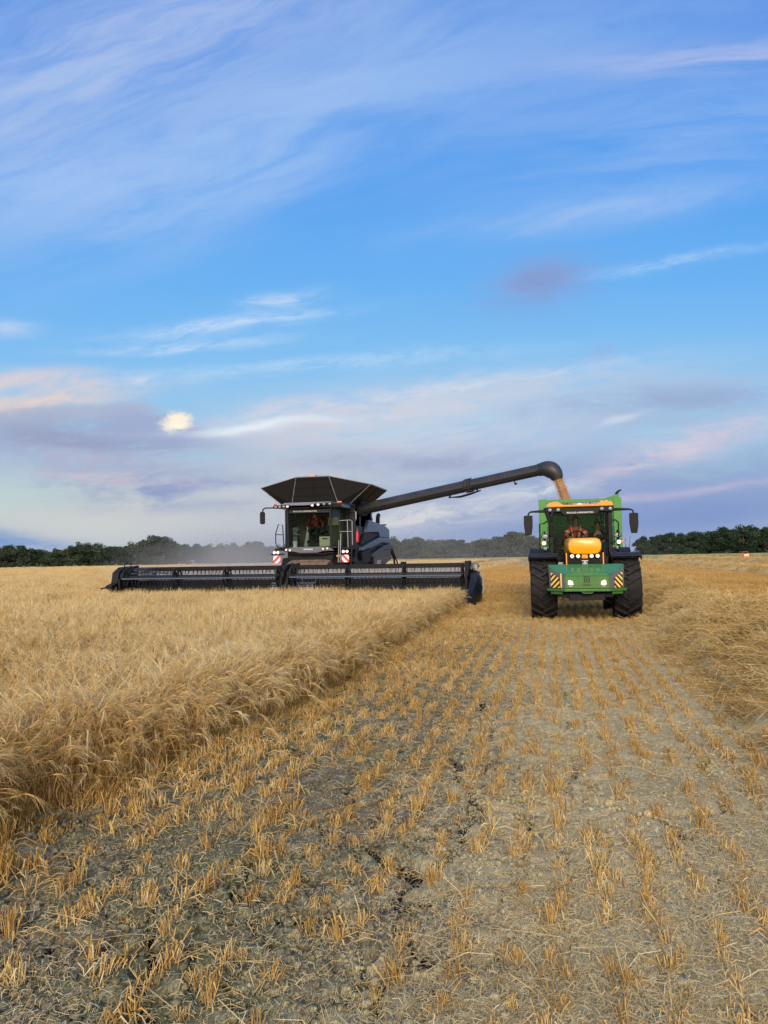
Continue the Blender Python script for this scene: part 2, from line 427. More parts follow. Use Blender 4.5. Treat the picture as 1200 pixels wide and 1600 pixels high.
# ------------------------------------------------------------------ numpy noise
_T = rng.random((8, 256, 256))
def vnoise(x, y, s=0):
    t = _T[s % 8]; xi = np.floor(x).astype(int); yi = np.floor(y).astype(int)
    fx = x - xi; fy = y - yi; fx = fx * fx * (3 - 2 * fx); fy = fy * fy * (3 - 2 * fy)
    a, b, c, d = xi & 255, (xi + 1) & 255, yi & 255, (yi + 1) & 255
    return (t[a, c] * (1 - fx) + t[b, c] * fx) * (1 - fy) + (t[a, d] * (1 - fx) + t[b, d] * fx) * fy
def fbm(x, y, octv=4, s=0):
    r = 0; a = 0.5; n = 0
    for i in range(octv):
        r = r + a * vnoise(x * 2 ** i + 17.3 * i, y * 2 ** i - 9.1 * i, s + i); n += a; a *= 0.55
    return r / n
def crackdist(x, y, s=0):
    """distance between the two nearest cell seeds: small on the cracks"""
    t1, t2 = _T[(s + 3) % 8], _T[(s + 5) % 8]
    xi = np.floor(x).astype(int); yi = np.floor(y).astype(int)
    f1 = np.full(x.shape, 9.0); f2 = np.full(x.shape, 9.0)
    for i in (-1, 0, 1):
        for j in (-1, 0, 1):
            a, b = (xi + i) & 255, (yi + j) & 255
            d = np.hypot(xi + i + t1[a, b] - x, yi + j + t2[a, b] - y)
            f2 = np.minimum(f2, np.maximum(f1, d)); f1 = np.minimum(f1, d)
    return f2 - f1
def sst(x, a, b):
    t = np.clip((x - a) / (b - a), 0, 1); return t * t * (3 - 2 * t)

EDGE = -3.12            # where the standing barley begins (everything left of it is uncut)
HEAD_Y = 26.5           # the header's front
COMB_X = -9.5
SW_X = 3.05             # centre line of the nearest straw swath
def edge_x(y): return EDGE - 0.55 * (1 - sst(y, 3.2, 8.5)) + 0.22 * (vnoise(y * 0.9, y * 0 + 3, 1) - 0.5) + 0.16 * (vnoise(y * 3.1, y * 0 + 7, 2) - 0.5)
def chaffness(x, y): return sst(x + 0.9 * (fbm(x * 0.9, y * 0.35, 3, 2) - 0.5), -1.25, 0.1)

def ground_z(x, y):
    near = np.clip(1.3 - y / 32, 0, 1) * sst(y, -6, 0)
    z = 0.05 * (fbm(x * 0.45, y * 0.45, 3, 1) - 0.5) + 0.050 * (fbm(x * 3.2, y * 3.0, 4, 2) - 0.5) + (0.016 + 0.018 * (1 - chaffness(x, y))) * (fbm(x * 14, y * 14, 3, 4) - 0.5) + (0.006 + 0.016 * (1 - chaffness(x, y))) * np.abs(fbm(x * 26, y * 26, 2, 6) - 0.5)
    wx = x + 0.30 * (fbm(x * 1.6, y * 1.6, 3, 5) - 0.5) + 0.06 * (fbm(x * 9, y * 9, 2, 3) - 0.5)
    wy = y + 0.30 * (fbm(x * 1.6 + 40, y * 1.6, 3, 6) - 0.5) + 0.06 * (fbm(x * 9 + 9, y * 9, 2, 1) - 0.5)
    soil = 1 - 0.55 * chaffness(x, y)
    msk = sst(fbm(x * 0.7 + 5, y * 0.5, 3, 3), 0.38, 0.56)
    c1 = crackdist(wx * 1.25, wy * 0.95, 0); c2 = crackdist(wx * 3.4 + 11, wy * 3.0, 2)
    m2 = sst(fbm(x * 1.3 + 25, y * 1.1, 3, 0), 0.40, 0.58)
    k = np.maximum((1 - sst(c1, 0.02, 0.10)) * msk * 1.0, (1 - sst(c2, 0.02, 0.11)) * m2 * 0.75)
    # one long drying crack along the old wheel track, broken into pieces
    lx = 0.10 + 0.22 * (fbm(y * 0.7, y * 0 + 2, 3, 4) - 0.5) + 0.10 * (vnoise(y * 4, y * 0, 2) - 0.5)
    wl = np.abs(x - lx); k = np.maximum(k, (1 - sst(wl, 0.015, 0.05)) * sst(vnoise(y * 1.5, y * 0 + 5, 6), 0.5, 0.7) * sst(y, 5, 6) * (1 - sst(y, 13, 16)))
    lx = -0.62 + 0.30 * (fbm(y * 0.8 + 9, y * 0 + 8, 3, 4) - 0.5) + 0.10 * (vnoise(y * 4, y * 0 + 3, 2) - 0.5)
    wl = np.abs(x - lx); k = np.maximum(k, (1 - sst(wl, 0.015, 0.055)) * sst(vnoise(y * 1.7, y * 0 + 1, 7), 0.5, 0.68) * (1 - sst(y, 8, 10)))
    # small dark pits
    pit = sst(vnoise(x * 2.6 + 3, y * 3.4, 7), 0.86, 0.95) * soil
    z = z - (0.105 * k * soil + 0.06 * pit)
    return z * near

def grid_axis(lo, hi, fine_lo, fine_hi, step, grow):
    a = list(np.arange(fine_lo, fine_hi, step)); x = fine_hi; s = step
    while x < hi: a.append(x); s *= grow; x += s
    a.append(hi); x = fine_lo; s = step; b = []
    while True:
        s *= grow; x -= s
        if x < lo: break
        b.append(x)
    return np.array([lo] + b[::-1] + a)
def grid_mesh(name, xs, ys, zf, mat):
    X, Y = np.meshgrid(xs, ys); Z = zf(X, Y); nx, ny = len(xs), len(ys)
    me = bpy.data.meshes.new(name); co = np.stack([X, Y, Z], -1).reshape(-1, 3)
    i = np.arange(nx - 1)[None, :] + nx * np.arange(ny - 1)[:, None]
    q = np.stack([i, i + 1, i + nx + 1, i + nx], -1).reshape(-1, 4)
    set_mesh(me, co, q); me.materials.append(mat)
    me.polygons.foreach_set('use_smooth', np.ones(len(q), bool))
    o = bpy.data.objects.new(name, me); col.objects.link(o); return o
def set_mesh(me, co, quads, mat_idx=None):
    me.vertices.add(len(co)); me.vertices.foreach_set('co', np.ascontiguousarray(co, np.float32).ravel())
    nq = len(quads); me.loops.add(nq * 4); me.loops.foreach_set('vertex_index', np.ascontiguousarray(quads, np.int32).ravel())
    me.polygons.add(nq); me.polygons.foreach_set('loop_start', np.arange(0, nq * 4, 4, dtype=np.int32))
    me.update(calc_edges=True)

def soil_mat():
    m, t, p, out = new_mat('stubble_soil')
    geo = t.n.new('ShaderNodeNewGeometry'); P = geo.outputs['Position']; x, y, z = t.sep(P)
    n1 = t.noise(P, 0.9, 4, 0.6); n2 = t.noise(P, 7, 5, 0.62); n3 = t.noise(P, 45, 4, 0.65); n4 = t.noise(P, 160, 3, 0.6)
    # short chopped chaff: fine fibres in crossing directions
    def fib(ang, s1, s2, seed):
        mp = t.n.new('ShaderNodeMapping'); t.l.new(P, mp.inputs[0]); mp.inputs['Rotation'].default_value = (0, 0, R(ang)); mp.inputs['Scale'].default_value = (s1, s2, 1); mp.inputs['Location'].default_value = (seed, seed, 0)
        return t.noise(mp.outputs[0], 1.0, 3, 0.6, 1.2)
    fb = t.m('MAXIMUM', t.m('MAXIMUM', fib(25, 160, 24, 3.0), fib(-48, 150, 22, 8.0)), fib(85, 170, 26, 5.5))
    soil = t.ramp(t.m('ADD', t.m('MULTIPLY', n2, 0.6), t.m('MULTIPLY', n3, 0.4)), [(0.30, lin((80, 72, 56))), (0.5, lin((128, 116, 90))), (0.72, lin((172, 158, 126)))])
    moss = t.mix(t.m('MULTIPLY', t.sstep(t.m('ADD', t.m('MULTIPLY', n1, 0.7), t.m('MULTIPLY', n2, 0.35)), 0.44, 0.62), t.m('SUBTRACT', 0.62, t.m('MULTIPLY', t.sstep(x, -1.4, 0.6), 0.5))), soil, c4(lin((98, 104, 62))))
    ch = t.ramp(t.m('ADD', t.m('MULTIPLY', fb, 0.7), t.m('MULTIPLY', n4, 0.3)), [(0.40, lin((146, 130, 90))), (0.58, lin((212, 192, 142))), (0.76, lin((244, 226, 176)))])
    zone = t.sstep(t.m('ADD', x, t.m('MULTIPLY', t.m('SUBTRACT', n1, 0.5), 2.2)), -1.6, 0.3)
    far = t.sstep(y, 9, 30)
    amt = t.m('MAXIMUM', t.m('MULTIPLY_ADD', zone, 0.78, 0.10), t.m('MULTIPLY', far, 0.9))
    k = t.m('MULTIPLY', t.sstep(t.m('ADD', fb, t.m('MULTIPLY', t.m('SUBTRACT', n2, 0.5), 0.7)), 0.66, 0.52), 1.0)
    k = t.m('SUBTRACT', 1.0, t.sstep(t.m('ADD', t.m('ADD', fb, t.m('MULTIPLY', t.m('SUBTRACT', n2, 0.5), 0.9)), t.m('MULTIPLY', amt, 0.45)), 0.62, 0.95))
    c = t.mix(k, ch, moss)
    c = t.mix(t.m('MULTIPLY', far, 0.75), c, t.mix(n1, c4(lin((176, 136, 74))), c4(lin((198, 158, 92)))))
    # cracks and pits are painted dark: shade put into the soil colour
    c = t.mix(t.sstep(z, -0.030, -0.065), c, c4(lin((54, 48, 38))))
    # grass margin beyond the field
    c = t.mix(t.sstep(t.m("SUBTRACT", y, t.m("MULTIPLY", x, 0.4)), 219, 222), c, c4(lin((120, 124, 76))))
    t.l.new(c, p.inputs['Base Color']); p.inputs['Roughness'].default_value = 0.95; p.inputs['Specular IOR Level'].default_value = 0.15
    b = t.n.new('ShaderNodeBump'); b.inputs['Strength'].default_value = 0.8; b.inputs['Distance'].default_value = 0.014
    t.l.new(t.m('ADD', t.m('ADD', t.m('MULTIPLY', n3, 0.8), t.m('MULTIPLY', fb, 0.5)), t.m('MULTIPLY', n4, 0.3)), b.inputs['Height']); t.l.new(b.outputs[0], p.inputs['Normal'])
    return m

def y_axis():
    a = [2.0]
    while a[-1] < 60: a.append(a[-1] + max(0.014, 0.0062 * a[-1]))
    s = 0.6
    while a[-1] < 1200: s *= 1.12; a.append(a[-1] + s)
    b = [1.9, 1.7, 1.4, 1.0, 0.4, -0.5, -2, -5, -12, -30, -80]
    return np.array(b[::-1] + a)
xs = grid_axis(-700, 700, -4.6, 4.4, 0.0155, 1.07)
ground = grid_mesh('ground', xs, y_axis(), ground_z, soil_mat())
tag(ground, 'cracked dry soil of the stubble field strewn with pale chaff', 'ground', kind='structure')

# ------------------------------------------------------------------ straw-like materials
def straw_mat(name, dark, mid, light, transl=0.25, inst=0.35):
    m, t, p, out = new_mat(name)
    at = t.n.new('ShaderNodeAttribute'); at.attribute_name = 'tint'
    oi = t.n.new('ShaderNodeObjectInfo'); geo = t.n.new('ShaderNodeNewGeometry')
    big = t.noise(geo.outputs['Position'], 0.35, 3, 0.5)
    k = t.m('ADD', t.m('ADD', t.m('MULTIPLY', at.outputs['Fac'], 0.62), t.m('MULTIPLY', oi.outputs['Random'], inst * 0.6)), t.m('MULTIPLY_ADD', big, 0.5, -0.17))
    c = t.ramp(k, [(0.12, lin(dark)), (0.5, lin(mid)), (0.92, lin(light))])
    t.l.new(c, p.inputs['Base Color']); p.inputs['Roughness'].default_value = 0.62; p.inputs['Specular IOR Level'].default_value = 0.3
    if transl:
        tr = t.n.new('ShaderNodeBsdfTranslucent'); t.l.new(c, tr.inputs[0])
        mx = t.n.new('ShaderNodeMixShader'); mx.inputs[0].default_value = transl
        t.l.new(p.outputs[0], mx.inputs[1]); t.l.new(tr.outputs[0], mx.inputs[2]); t.l.new(mx.outputs[0], out.inputs[0])
    return m
MS = {
 'barley': straw_mat('ripe_barley', (166, 126, 62), (226, 188, 114), (250, 230, 176), 0.32),
 'stubble': straw_mat('cut_stubble', (152, 112, 54), (228, 184, 104), (252, 230, 168), 0.14),
 'stubfar': straw_mat('far_stubble', (140, 104, 50), (196, 154, 84), (224, 190, 122), 0.1),
 'straw': straw_mat('loose_straw', (170, 130, 66), (238, 200, 122), (255, 240, 186), 0.18),
 'pale': straw_mat('pale_chaff', (156, 132, 82), (212, 188, 130), (242, 222, 170), 0.1),
}

# ------------------------------------------------------------------ blades: quads for many straws at once
class Blades:
    def __init__(s): s.co = []; s.q = []; s.t = []; s.n = 0
    def ribbon(s, pts, w, tint, side=None):
        """pts (k,3), w (k,) half widths: one flat ribbon"""
        pts = np.asarray(pts, float); k = len(pts)
        d = np.gradient(pts, axis=0); d /= np.linalg.norm(d, axis=1)[:, None] + 1e-9
        if side is None:
            a = rng.uniform(0, 2 * math.pi); side = np.array([math.cos(a), math.sin(a), 0.25 * math.sin(3 * a)])
        sd = side - (d @ side)[:, None] * d; sd /= np.linalg.norm(sd, axis=1)[:, None] + 1e-9
        w = np.broadcast_to(w, (k,))[:, None]
        s.co.append(np.concatenate([pts - sd * w, pts + sd * w])); i = np.arange(k - 1)
        s.q.append(np.stack([i, i + k, i + k + 1, i + 1], -1) + s.n); s.t.append(np.full(2 * k, tint)); s.n += 2 * k
    def prism3(s, pts, w, tint):
        """three-sided straw"""
        pts = np.asarray(pts, float); k = len(pts); d = np.gradient(pts, axis=0); d /= np.linalg.norm(d, axis=1)[:, None] + 1e-9
        r0 = np.array([0.3, 0.9, 0.2]) if abs(d[0, 2]) > 0.6 else np.array([0.1, 0.1, 1.0])
        x = np.cross(d, r0); x /= np.linalg.norm(x, axis=1)[:, None] + 1e-9; y = np.cross(d, x); a0 = rng.uniform(0, 6.28)
        w = np.broadcast_to(w, (k,))[:, None]; ring = [pts + (x * math.cos(a0 + 2.094 * j) + y * math.sin(a0 + 2.094 * j)) * w for j in range(3)]
        s.co.append(np.concatenate(ring)); i = np.arange(k - 1)
        s.q.append(np.concatenate([np.stack([i + j * k, i + ((j + 1) % 3) * k, i + ((j + 1) % 3) * k + 1, i + j * k + 1], -1) for j in range(3)]) + s.n)
        s.t.append(np.full(3 * k, tint)); s.n += 3 * k
    def mesh(s, name, mat):
        me = bpy.data.meshes.new(name); set_mesh(me, np.concatenate(s.co), np.concatenate(s.q))
        a = me.attributes.new('tint', 'FLOAT', 'POINT'); a.data.foreach_set('value', np.concatenate(s.t).astype(np.float32))
        me.materials.append(mat); return me

def scatter(name, variants, pos, rot, scl, idx, base=None):
    """ONE object that strews the variant meshes over its points with geometry nodes; base = (co, quads, material) shows under them"""
    src = bpy.data.collections.new(name + '_source')
    for i, me in enumerate(variants):
        o = bpy.data.objects.new('%s_piece_%02d' % (name, i), me); src.objects.link(o)
    me = bpy.data.meshes.new(name); n = len(pos); nb = 0
    co = np.asarray(pos, np.float32)
    if base is not None:
        nb = len(base[0]); set_mesh(me, np.concatenate([base[0], co]), base[1]); me.materials.append(base[2])
        me.polygons.foreach_set('use_smooth', np.ones(len(base[1]), bool))
    else:
        me.vertices.add(n); me.vertices.foreach_set('co', co.ravel())
    def attr(nm, ty, key, arr, w=1):
        a = me.attributes.new(nm, ty, 'POINT')
        full = np.zeros((nb + n, w), np.float32) if ty != 'INT' else np.full((nb + n, 1), -1, np.int32)
        full[nb:] = np.asarray(arr).reshape(n, w); a.data.foreach_set(key, full.ravel())
    attr('rot', 'FLOAT_VECTOR', 'vector', rot, 3); attr('scl', 'FLOAT', 'value', scl); attr('pick', 'INT', 'value', idx)
    if base is not None and len(base) > 3:
        a = me.attributes.new('tint', 'FLOAT', 'POINT'); tt = np.zeros(nb + n, np.float32); tt[:nb] = base[3]; a.data.foreach_set('value', tt)
    me.update()
    o = bpy.data.objects.new(name, me); col.objects.link(o)
    g = bpy.data.node_groups.new(name + '_strew', 'GeometryNodeTree')
    g.interface.new_socket('Geometry', in_out='INPUT', socket_type='NodeSocketGeometry')
    g.interface.new_socket('Geometry', in_out='OUTPUT', socket_type='NodeSocketGeometry')
    N = g.nodes.new; L = g.links.new
    gi = N('NodeGroupInput'); go = N('NodeGroupOutput')
    def named(nm, ty):
        a = N('GeometryNodeInputNamedAttribute'); a.data_type = ty; a.inputs['Name'].default_value = nm; return a.outputs['Attribute']
    pick = named('pick', 'INT')
    cmp_ = N('FunctionNodeCompare'); cmp_.data_type = 'INT'; cmp_.operation = 'GREATER_EQUAL'
    ii = [s for s in cmp_.inputs if s.type == 'INT']; L(pick, ii[0]); ii[1].default_value = 0
    sepg = N('GeometryNodeSeparateGeometry'); sepg.domain = 'POINT'
    L(gi.outputs[0], sepg.inputs['Geometry']); L(cmp_.outputs[0], sepg.inputs['Selection'])
    ci = N('GeometryNodeCollectionInfo'); ci.inputs['Collection'].default_value = src
    ci.inputs['Separate Children'].default_value = True; ci.inputs['Reset Children'].default_value = True
    iop = N('GeometryNodeInstanceOnPoints'); iop.inputs['Pick Instance'].default_value = True
    e2r = N('FunctionNodeEulerToRotation'); L(named('rot', 'FLOAT_VECTOR'), e2r.inputs[0])
    L(sepg.outputs['Selection'], iop.inputs['Points']); L(ci.outputs[0], iop.inputs['Instance'])
    L(pick, iop.inputs['Instance Index']); L(e2r.outputs[0], iop.inputs['Rotation']); L(named('scl', 'FLOAT'), iop.inputs['Scale'])
    j = N('GeometryNodeJoinGeometry'); L(iop.outputs[0], j.inputs[0])
    if base is not None: L(sepg.outputs['Inverted'], j.inputs[0])
    L(j.outputs[0], go.inputs[0])
    md = o.modifiers.new('strew', 'NODES'); md.node_group = g
    return o

def in_view(x, y, pad=0.06):
    """roughly inside the photographed wedge, widened so that a step to the side still works"""
    xc = x * math.cos(YAW) + y * math.sin(YAW); yc = -x * math.sin(YAW) + y * math.cos(YAW)
    return (np.abs(xc) < (0.5 + pad) * yc + 1.2) & (yc > 1.8)

# ---- standing barley
def barley_clump(n, rad, h, lean, near=True, edge=0.0):
    B = Blades()
    for _ in range(n):
        a = rng.uniform(0, 6.28); r = rad * math.sqrt(rng.random()); x0, y0 = r * math.cos(a), r * math.sin(a)
        H = h * rng.normal(1, 0.10); la = rng.uniform(0, 6.28); lv = abs(rng.normal(0, lean)); tint = np.clip(rng.normal(0.5, 0.2), 0, 1)
        dx, dy = math.cos(la) * lv + edge * abs(rng.normal(0.6, 0.45)), math.sin(la) * lv
        k = 5 if near else 3
        s = np.linspace(0, 1, k); px = x0 + dx * s ** 1.7 * H; py = y0 + dy * s ** 1.7 * H
        pz = H * s * (1 - 0.35 * min(1.6, math.hypot(dx, dy)) * s ** 1.4); P = np.stack([px, py, pz], -1)
        if near: B.prism3(P, 0.0017, tint * 0.9)
        else: B.ribbon(P, 0.0035, tint * 0.9)
        # ear: nods over to one side, with a brush of awns
        tip = P[-1]; d = P[-1] - P[-2]; d /= np.linalg.norm(d); nod = rng.uniform(0.2, 2.2) + (rng.uniform(0.2, 0.9) if edge else 0)
        hd = np.array([math.cos(la), math.sin(la), 0.0])
        if edge > 0.1 and rng.random() < 0.5: hd = hd * 0.7 + np.array([0.5, 0, 0])
        L = rng.uniform(0.065, 0.095); ke = 4 if near else 2; ep = [tip]
        for i in range(ke - 1):
            th = nod * (i + 1) / ke; dd = d * math.cos(th) + hd * math.sin(th) - np.array([0, 0, 0.25 * th]); dd /= np.linalg.norm(dd)
            ep.append(ep[-1] + dd * L / (ke - 1))
        ep = np.array(ep); et = min(1, tint + 0.22)
        if near:
            w = np.array([0.0035, 0.0068, 0.0062, 0.0025]); B.prism3(ep, w, et)
        else:
            B.ribbon(ep, np.array([0.006, 0.006]), et); B.ribbon(ep, np.array([0.006, 0.006]), et)
        na = 11 if near else 3
        for i in range(na):
            st = ep[min(ke - 1, int(rng.integers(1, ke)))]; v = dd + rng.normal(0, 0.23 if near else 0.3, 3); v /= np.linalg.norm(v); La = rng.uniform(0.10, 0.165)
            sag = np.array([0, 0, -0.018])
            if near: B.ribbon([st, st + v * La * 0.5, st + v * La + sag], np.array([0.0012, 0.0010, 0.0004]), min(1, et + 0.06))
            else: B.ribbon([st, st + v * La], np.array([0.0035, 0.001]), min(1, et + 0.08))
        # dry flag leaf
        if rng.random() < (0.5 if near else 0.3):
            i = rng.uniform(0.35, 0.8); b = np.array([np.interp(i, s, P[:, j]) for j in range(3)]); la2 = rng.uniform(0, 6.28); ll = rng.uniform(0.08, 0.2)
            hd2 = np.array([math.cos(la2), math.sin(la2), 0]); q = [b, b + hd2 * ll * 0.4 + [0, 0, ll * 0.35], b + hd2 * ll * 0.8 + [0, 0, ll * 0.05], b + hd2 * ll * 0.9 - [0, 0, ll * 0.45]]
            B.ribbon(q, np.array([0.003, 0.0045, 0.004, 0.001]), rng.uniform(0.1, 0.6))
    return B
CROP_H = 0.60
def crop_height(x, y): return CROP_H * (1 - 0.20 * sst(y, 8, 22)) * (0.88 + 0.26 * fbm(x * 0.35, y * 0.35, 3, 6) + 0.10 * (fbm(x * 1.7, y * 1.7, 2, 2) - 0.5))
def standing(x, y):
    """true where barley has not been cut yet"""
    ahead = (x < edge_x(y)) & (y < HEAD_Y + 0.35)
    return ahead | ((x < COMB_X - 6.75 + 0.2 * (vnoise(y, y * 0 + 1, 3) - 0.5)) & (y >= HEAD_Y + 0.35))

mb = MS['barley']
near_v = [barley_clump(13, 0.13, 0.60, 0.20).mesh('barley_tuft', mb) for _ in range(7)]
edge_v = [barley_clump(12, 0.12, 0.60, 0.20, True, e).mesh('leaning_barley_tuft', mb) for e in (0.001, 0.04, 0.12, 0.22, 0.85)]
mid_v = [barley_clump(60, 0.34, 0.60, 0.26, False).mesh('barley_patch', mb) for _ in range(5)]
far_v = [barley_clump(150, 0.85, 0.60, 0.24, False).mesh('barley_far_patch', mb) for _ in range(4)]
def crop_points():
    P, Ro, S, I = [], [], [], []
    def put(x, y, z, tilt, sc_, idx, yaw=None):
        n = len(x); P.append(np.stack([x, y, z], -1))
        yaw = rng.uniform(0, 6.28, n) if yaw is None else yaw
        Ro.append(np.stack([rng.normal(0, tilt, n), rng.normal(0, tilt, n), yaw], -1)); S.append(sc_); I.append(idx)
    def cells(x0, x1, y0, y1, d):
        n = int((x1 - x0) * (y1 - y0) * d); x = rng.uniform(x0, x1, n); y = rng.uniform(y0, y1, n)
        k = standing(x, y) & in_view(x, y); return x[k], y[k]
    gz = lambda x: np.full(len(x), -0.005)
    # near: separate stalks with awned ears
    x, y = cells(-9.0, EDGE + 0.4, 1.5, 12.5, 20); h = crop_height(x, y) / 0.60
    put(x, y, gz(x), 0.13, h, rng.integers(0, 7, len(x)))
    x, y = cells(-14, EDGE + 0.4, 12.5, 27, 15); h = crop_height(x, y) / 0.60
    put(x, y, gz(x), 0.12, h, rng.integers(0, 7, len(x)))
    # the cut edge leans out over the stubble
    n = 1500; y = 2.0 + 24.6 * rng.random(n) ** 1.5; dist = np.abs(rng.normal(0, 0.13, n)); x = edge_x(y) - dist + 0.05; h = crop_height(x, y) / 0.60
    k = in_view(x, y, 0.3); x, y, h, dist = x[k], y[k], h[k], dist[k]
    put(x, y, gz(x), 0.16, h * rng.uniform(0.8, 1.05, len(x)), np.where(rng.random(len(x)) < 0.05, 11, rng.integers(7, 11, len(x))), rng.normal(0, 1.1, len(x)))
    # shorter drooping growth makes the face of the cut edge
    n = 1300; y = 2.0 + 22 * rng.random(n) ** 1.6; x = edge_x(y) + rng.normal(0.0, 0.09, n); k = in_view(x, y, 0.3); x, y = x[k], y[k]
    put(x, y, gz(x), 0.22, rng.uniform(0.38, 0.80, len(x)), rng.integers(0, 10, len(x)))
    # middle distance
    x, y = cells(-22, EDGE, 12, 30, 3.0); put(x, y, gz(x), 0.05, crop_height(x, y) / 0.60, 12 + rng.integers(0, 5, len(x)))
    x, y = cells(-62, -14, 20, 70, 2.0); put(x, y, gz(x), 0.05, crop_height(x, y) / 0.60, 12 + rng.integers(0, 5, len(x)))
    x, y = cells(-170, -16, 70, 225, 0.30); put(x, y, gz(x), 0.03, crop_height(x, y) / 0.60 * 1.05, 17 + rng.integers(0, 4, len(x)))
    return np.concatenate(P), np.concatenate(Ro), np.concatenate(S), np.concatenate(I)
cp = crop_points()
# dense floor of the crop far off, where single stalks run together
bx = np.linspace(-200, COMB_X - 6.9, 150); by = np.concatenate([np.arange(40, 80, 0.6), np.arange(80, 228, 1.5)])
X_, Y_ = np.meshgrid(bx, by); Z_ = (crop_height(X_, Y_) - 0.10) * sst(Y_, 40, 46) - 0.02; nx_ = len(bx)
i_ = np.arange(nx_ - 1)[None, :] + nx_ * np.arange(len(by) - 1)[:, None]
base_q = np.stack([i_, i_ + 1, i_ + nx_ + 1, i_ + nx_], -1).reshape(-1, 4)
barley = scatter('barley_crop', near_v + edge_v + mid_v + far_v, *cp,
                 base=(np.stack([X_, Y_, Z_], -1).reshape(-1, 3).astype(np.float32), base_q, mb, 0.25 + 0.6 * rng.random(X_.size)))
tag(barley, 'standing ripe golden barley with drooping awned ears left of the stubble', 'barley', kind='stuff')

# ---- stubble in drill rows
def stubble_tuft(n, rad, h, lean):
    B = Blades()
    for _ in range(n):
        x0, y0 = rng.normal(0, rad * 0.45), rng.normal(0, rad); H = h * rng.uniform(0.55, 1.1); a = rng.uniform(0, 6.28); l = abs(rng.normal(0, lean)); t = np.clip(rng.normal(0.5, 0.25), 0, 1)
        P = [[x0, y0, -0.015], [x0 + math.cos(a) * l * H * 0.45 + x0 * 0.2, y0 + math.sin(a) * l * H * 0.45, H * 0.5], [x0 * 1.5 + math.cos(a) * l * H, y0 * 1.2 + math.sin(a) * l * H, H]]
        B.prism3(P, np.array([0.0026, 0.0024, 0.0022]), t)
        if rng.random() < 0.35:   # torn leaf sheath
            z = H * rng.uniform(0.2, 0.8); ll = rng.uniform(0.03, 0.08); b = np.array([x0, y0, z]); hd = np.array([math.cos(a + 2), math.sin(a + 2), 0])
            B.ribbon([b, b + hd * ll * 0.5 + [0, 0, 0.015], b + hd * ll - [0, 0, 0.02]], np.array([0.002, 0.003, 0.0008]), np.clip(t + 0.2, 0, 1))
    for _ in range(3):            # bent and broken straws at the foot
        a = rng.uniform(0, 6.28); L = rng.uniform(0.05, 0.14); p0 = np.array([rng.normal(0, rad), rng.normal(0, rad), 0.012]); hd = np.array([math.cos(a), math.sin(a), 0])
        B.prism3([p0, p0 + hd * L * 0.5 + [0, 0, 0.02], p0 + hd * L - [0, 0, 0.004]], 0.0019, rng.uniform(0.3, 1))
    return B
ms = MS['stubble']
st_v = [stubble_tuft(int(rng.integers(10, 26)), rng.uniform(0.024, 0.044), rng.uniform(0.065, 0.10), 0.24).mesh('stubble_tuft', ms) for _ in range(9)]
st_v += [stubble_tuft(int(rng.integers(6, 12)), 0.045, 0.09, 0.7).mesh('flattened_stubble_tuft', ms) for _ in range(4)]
def stubble_far(n, w, h):
    B = Blades()
    for _ in range(n):
        x0, y0 = (rng.integers(0, 4) - 1.5) * 0.25 + rng.normal(0, 0.03), rng.uniform(-w, w); H = h * rng.uniform(0.6, 1.1); l = rng.normal(0, 0.25, 2) * H
        B.ribbon([[x0, y0, 0], [x0 + l[0], y0 + l[1], H]], np.array([0.006, 0.005]), np.clip(rng.normal(0.5, 0.25), 0, 1))
    return B
st_v += [stubble_far(150, 0.5, 0.12).mesh('stubble_row_patch', MS['stubfar']) for _ in range(4)]
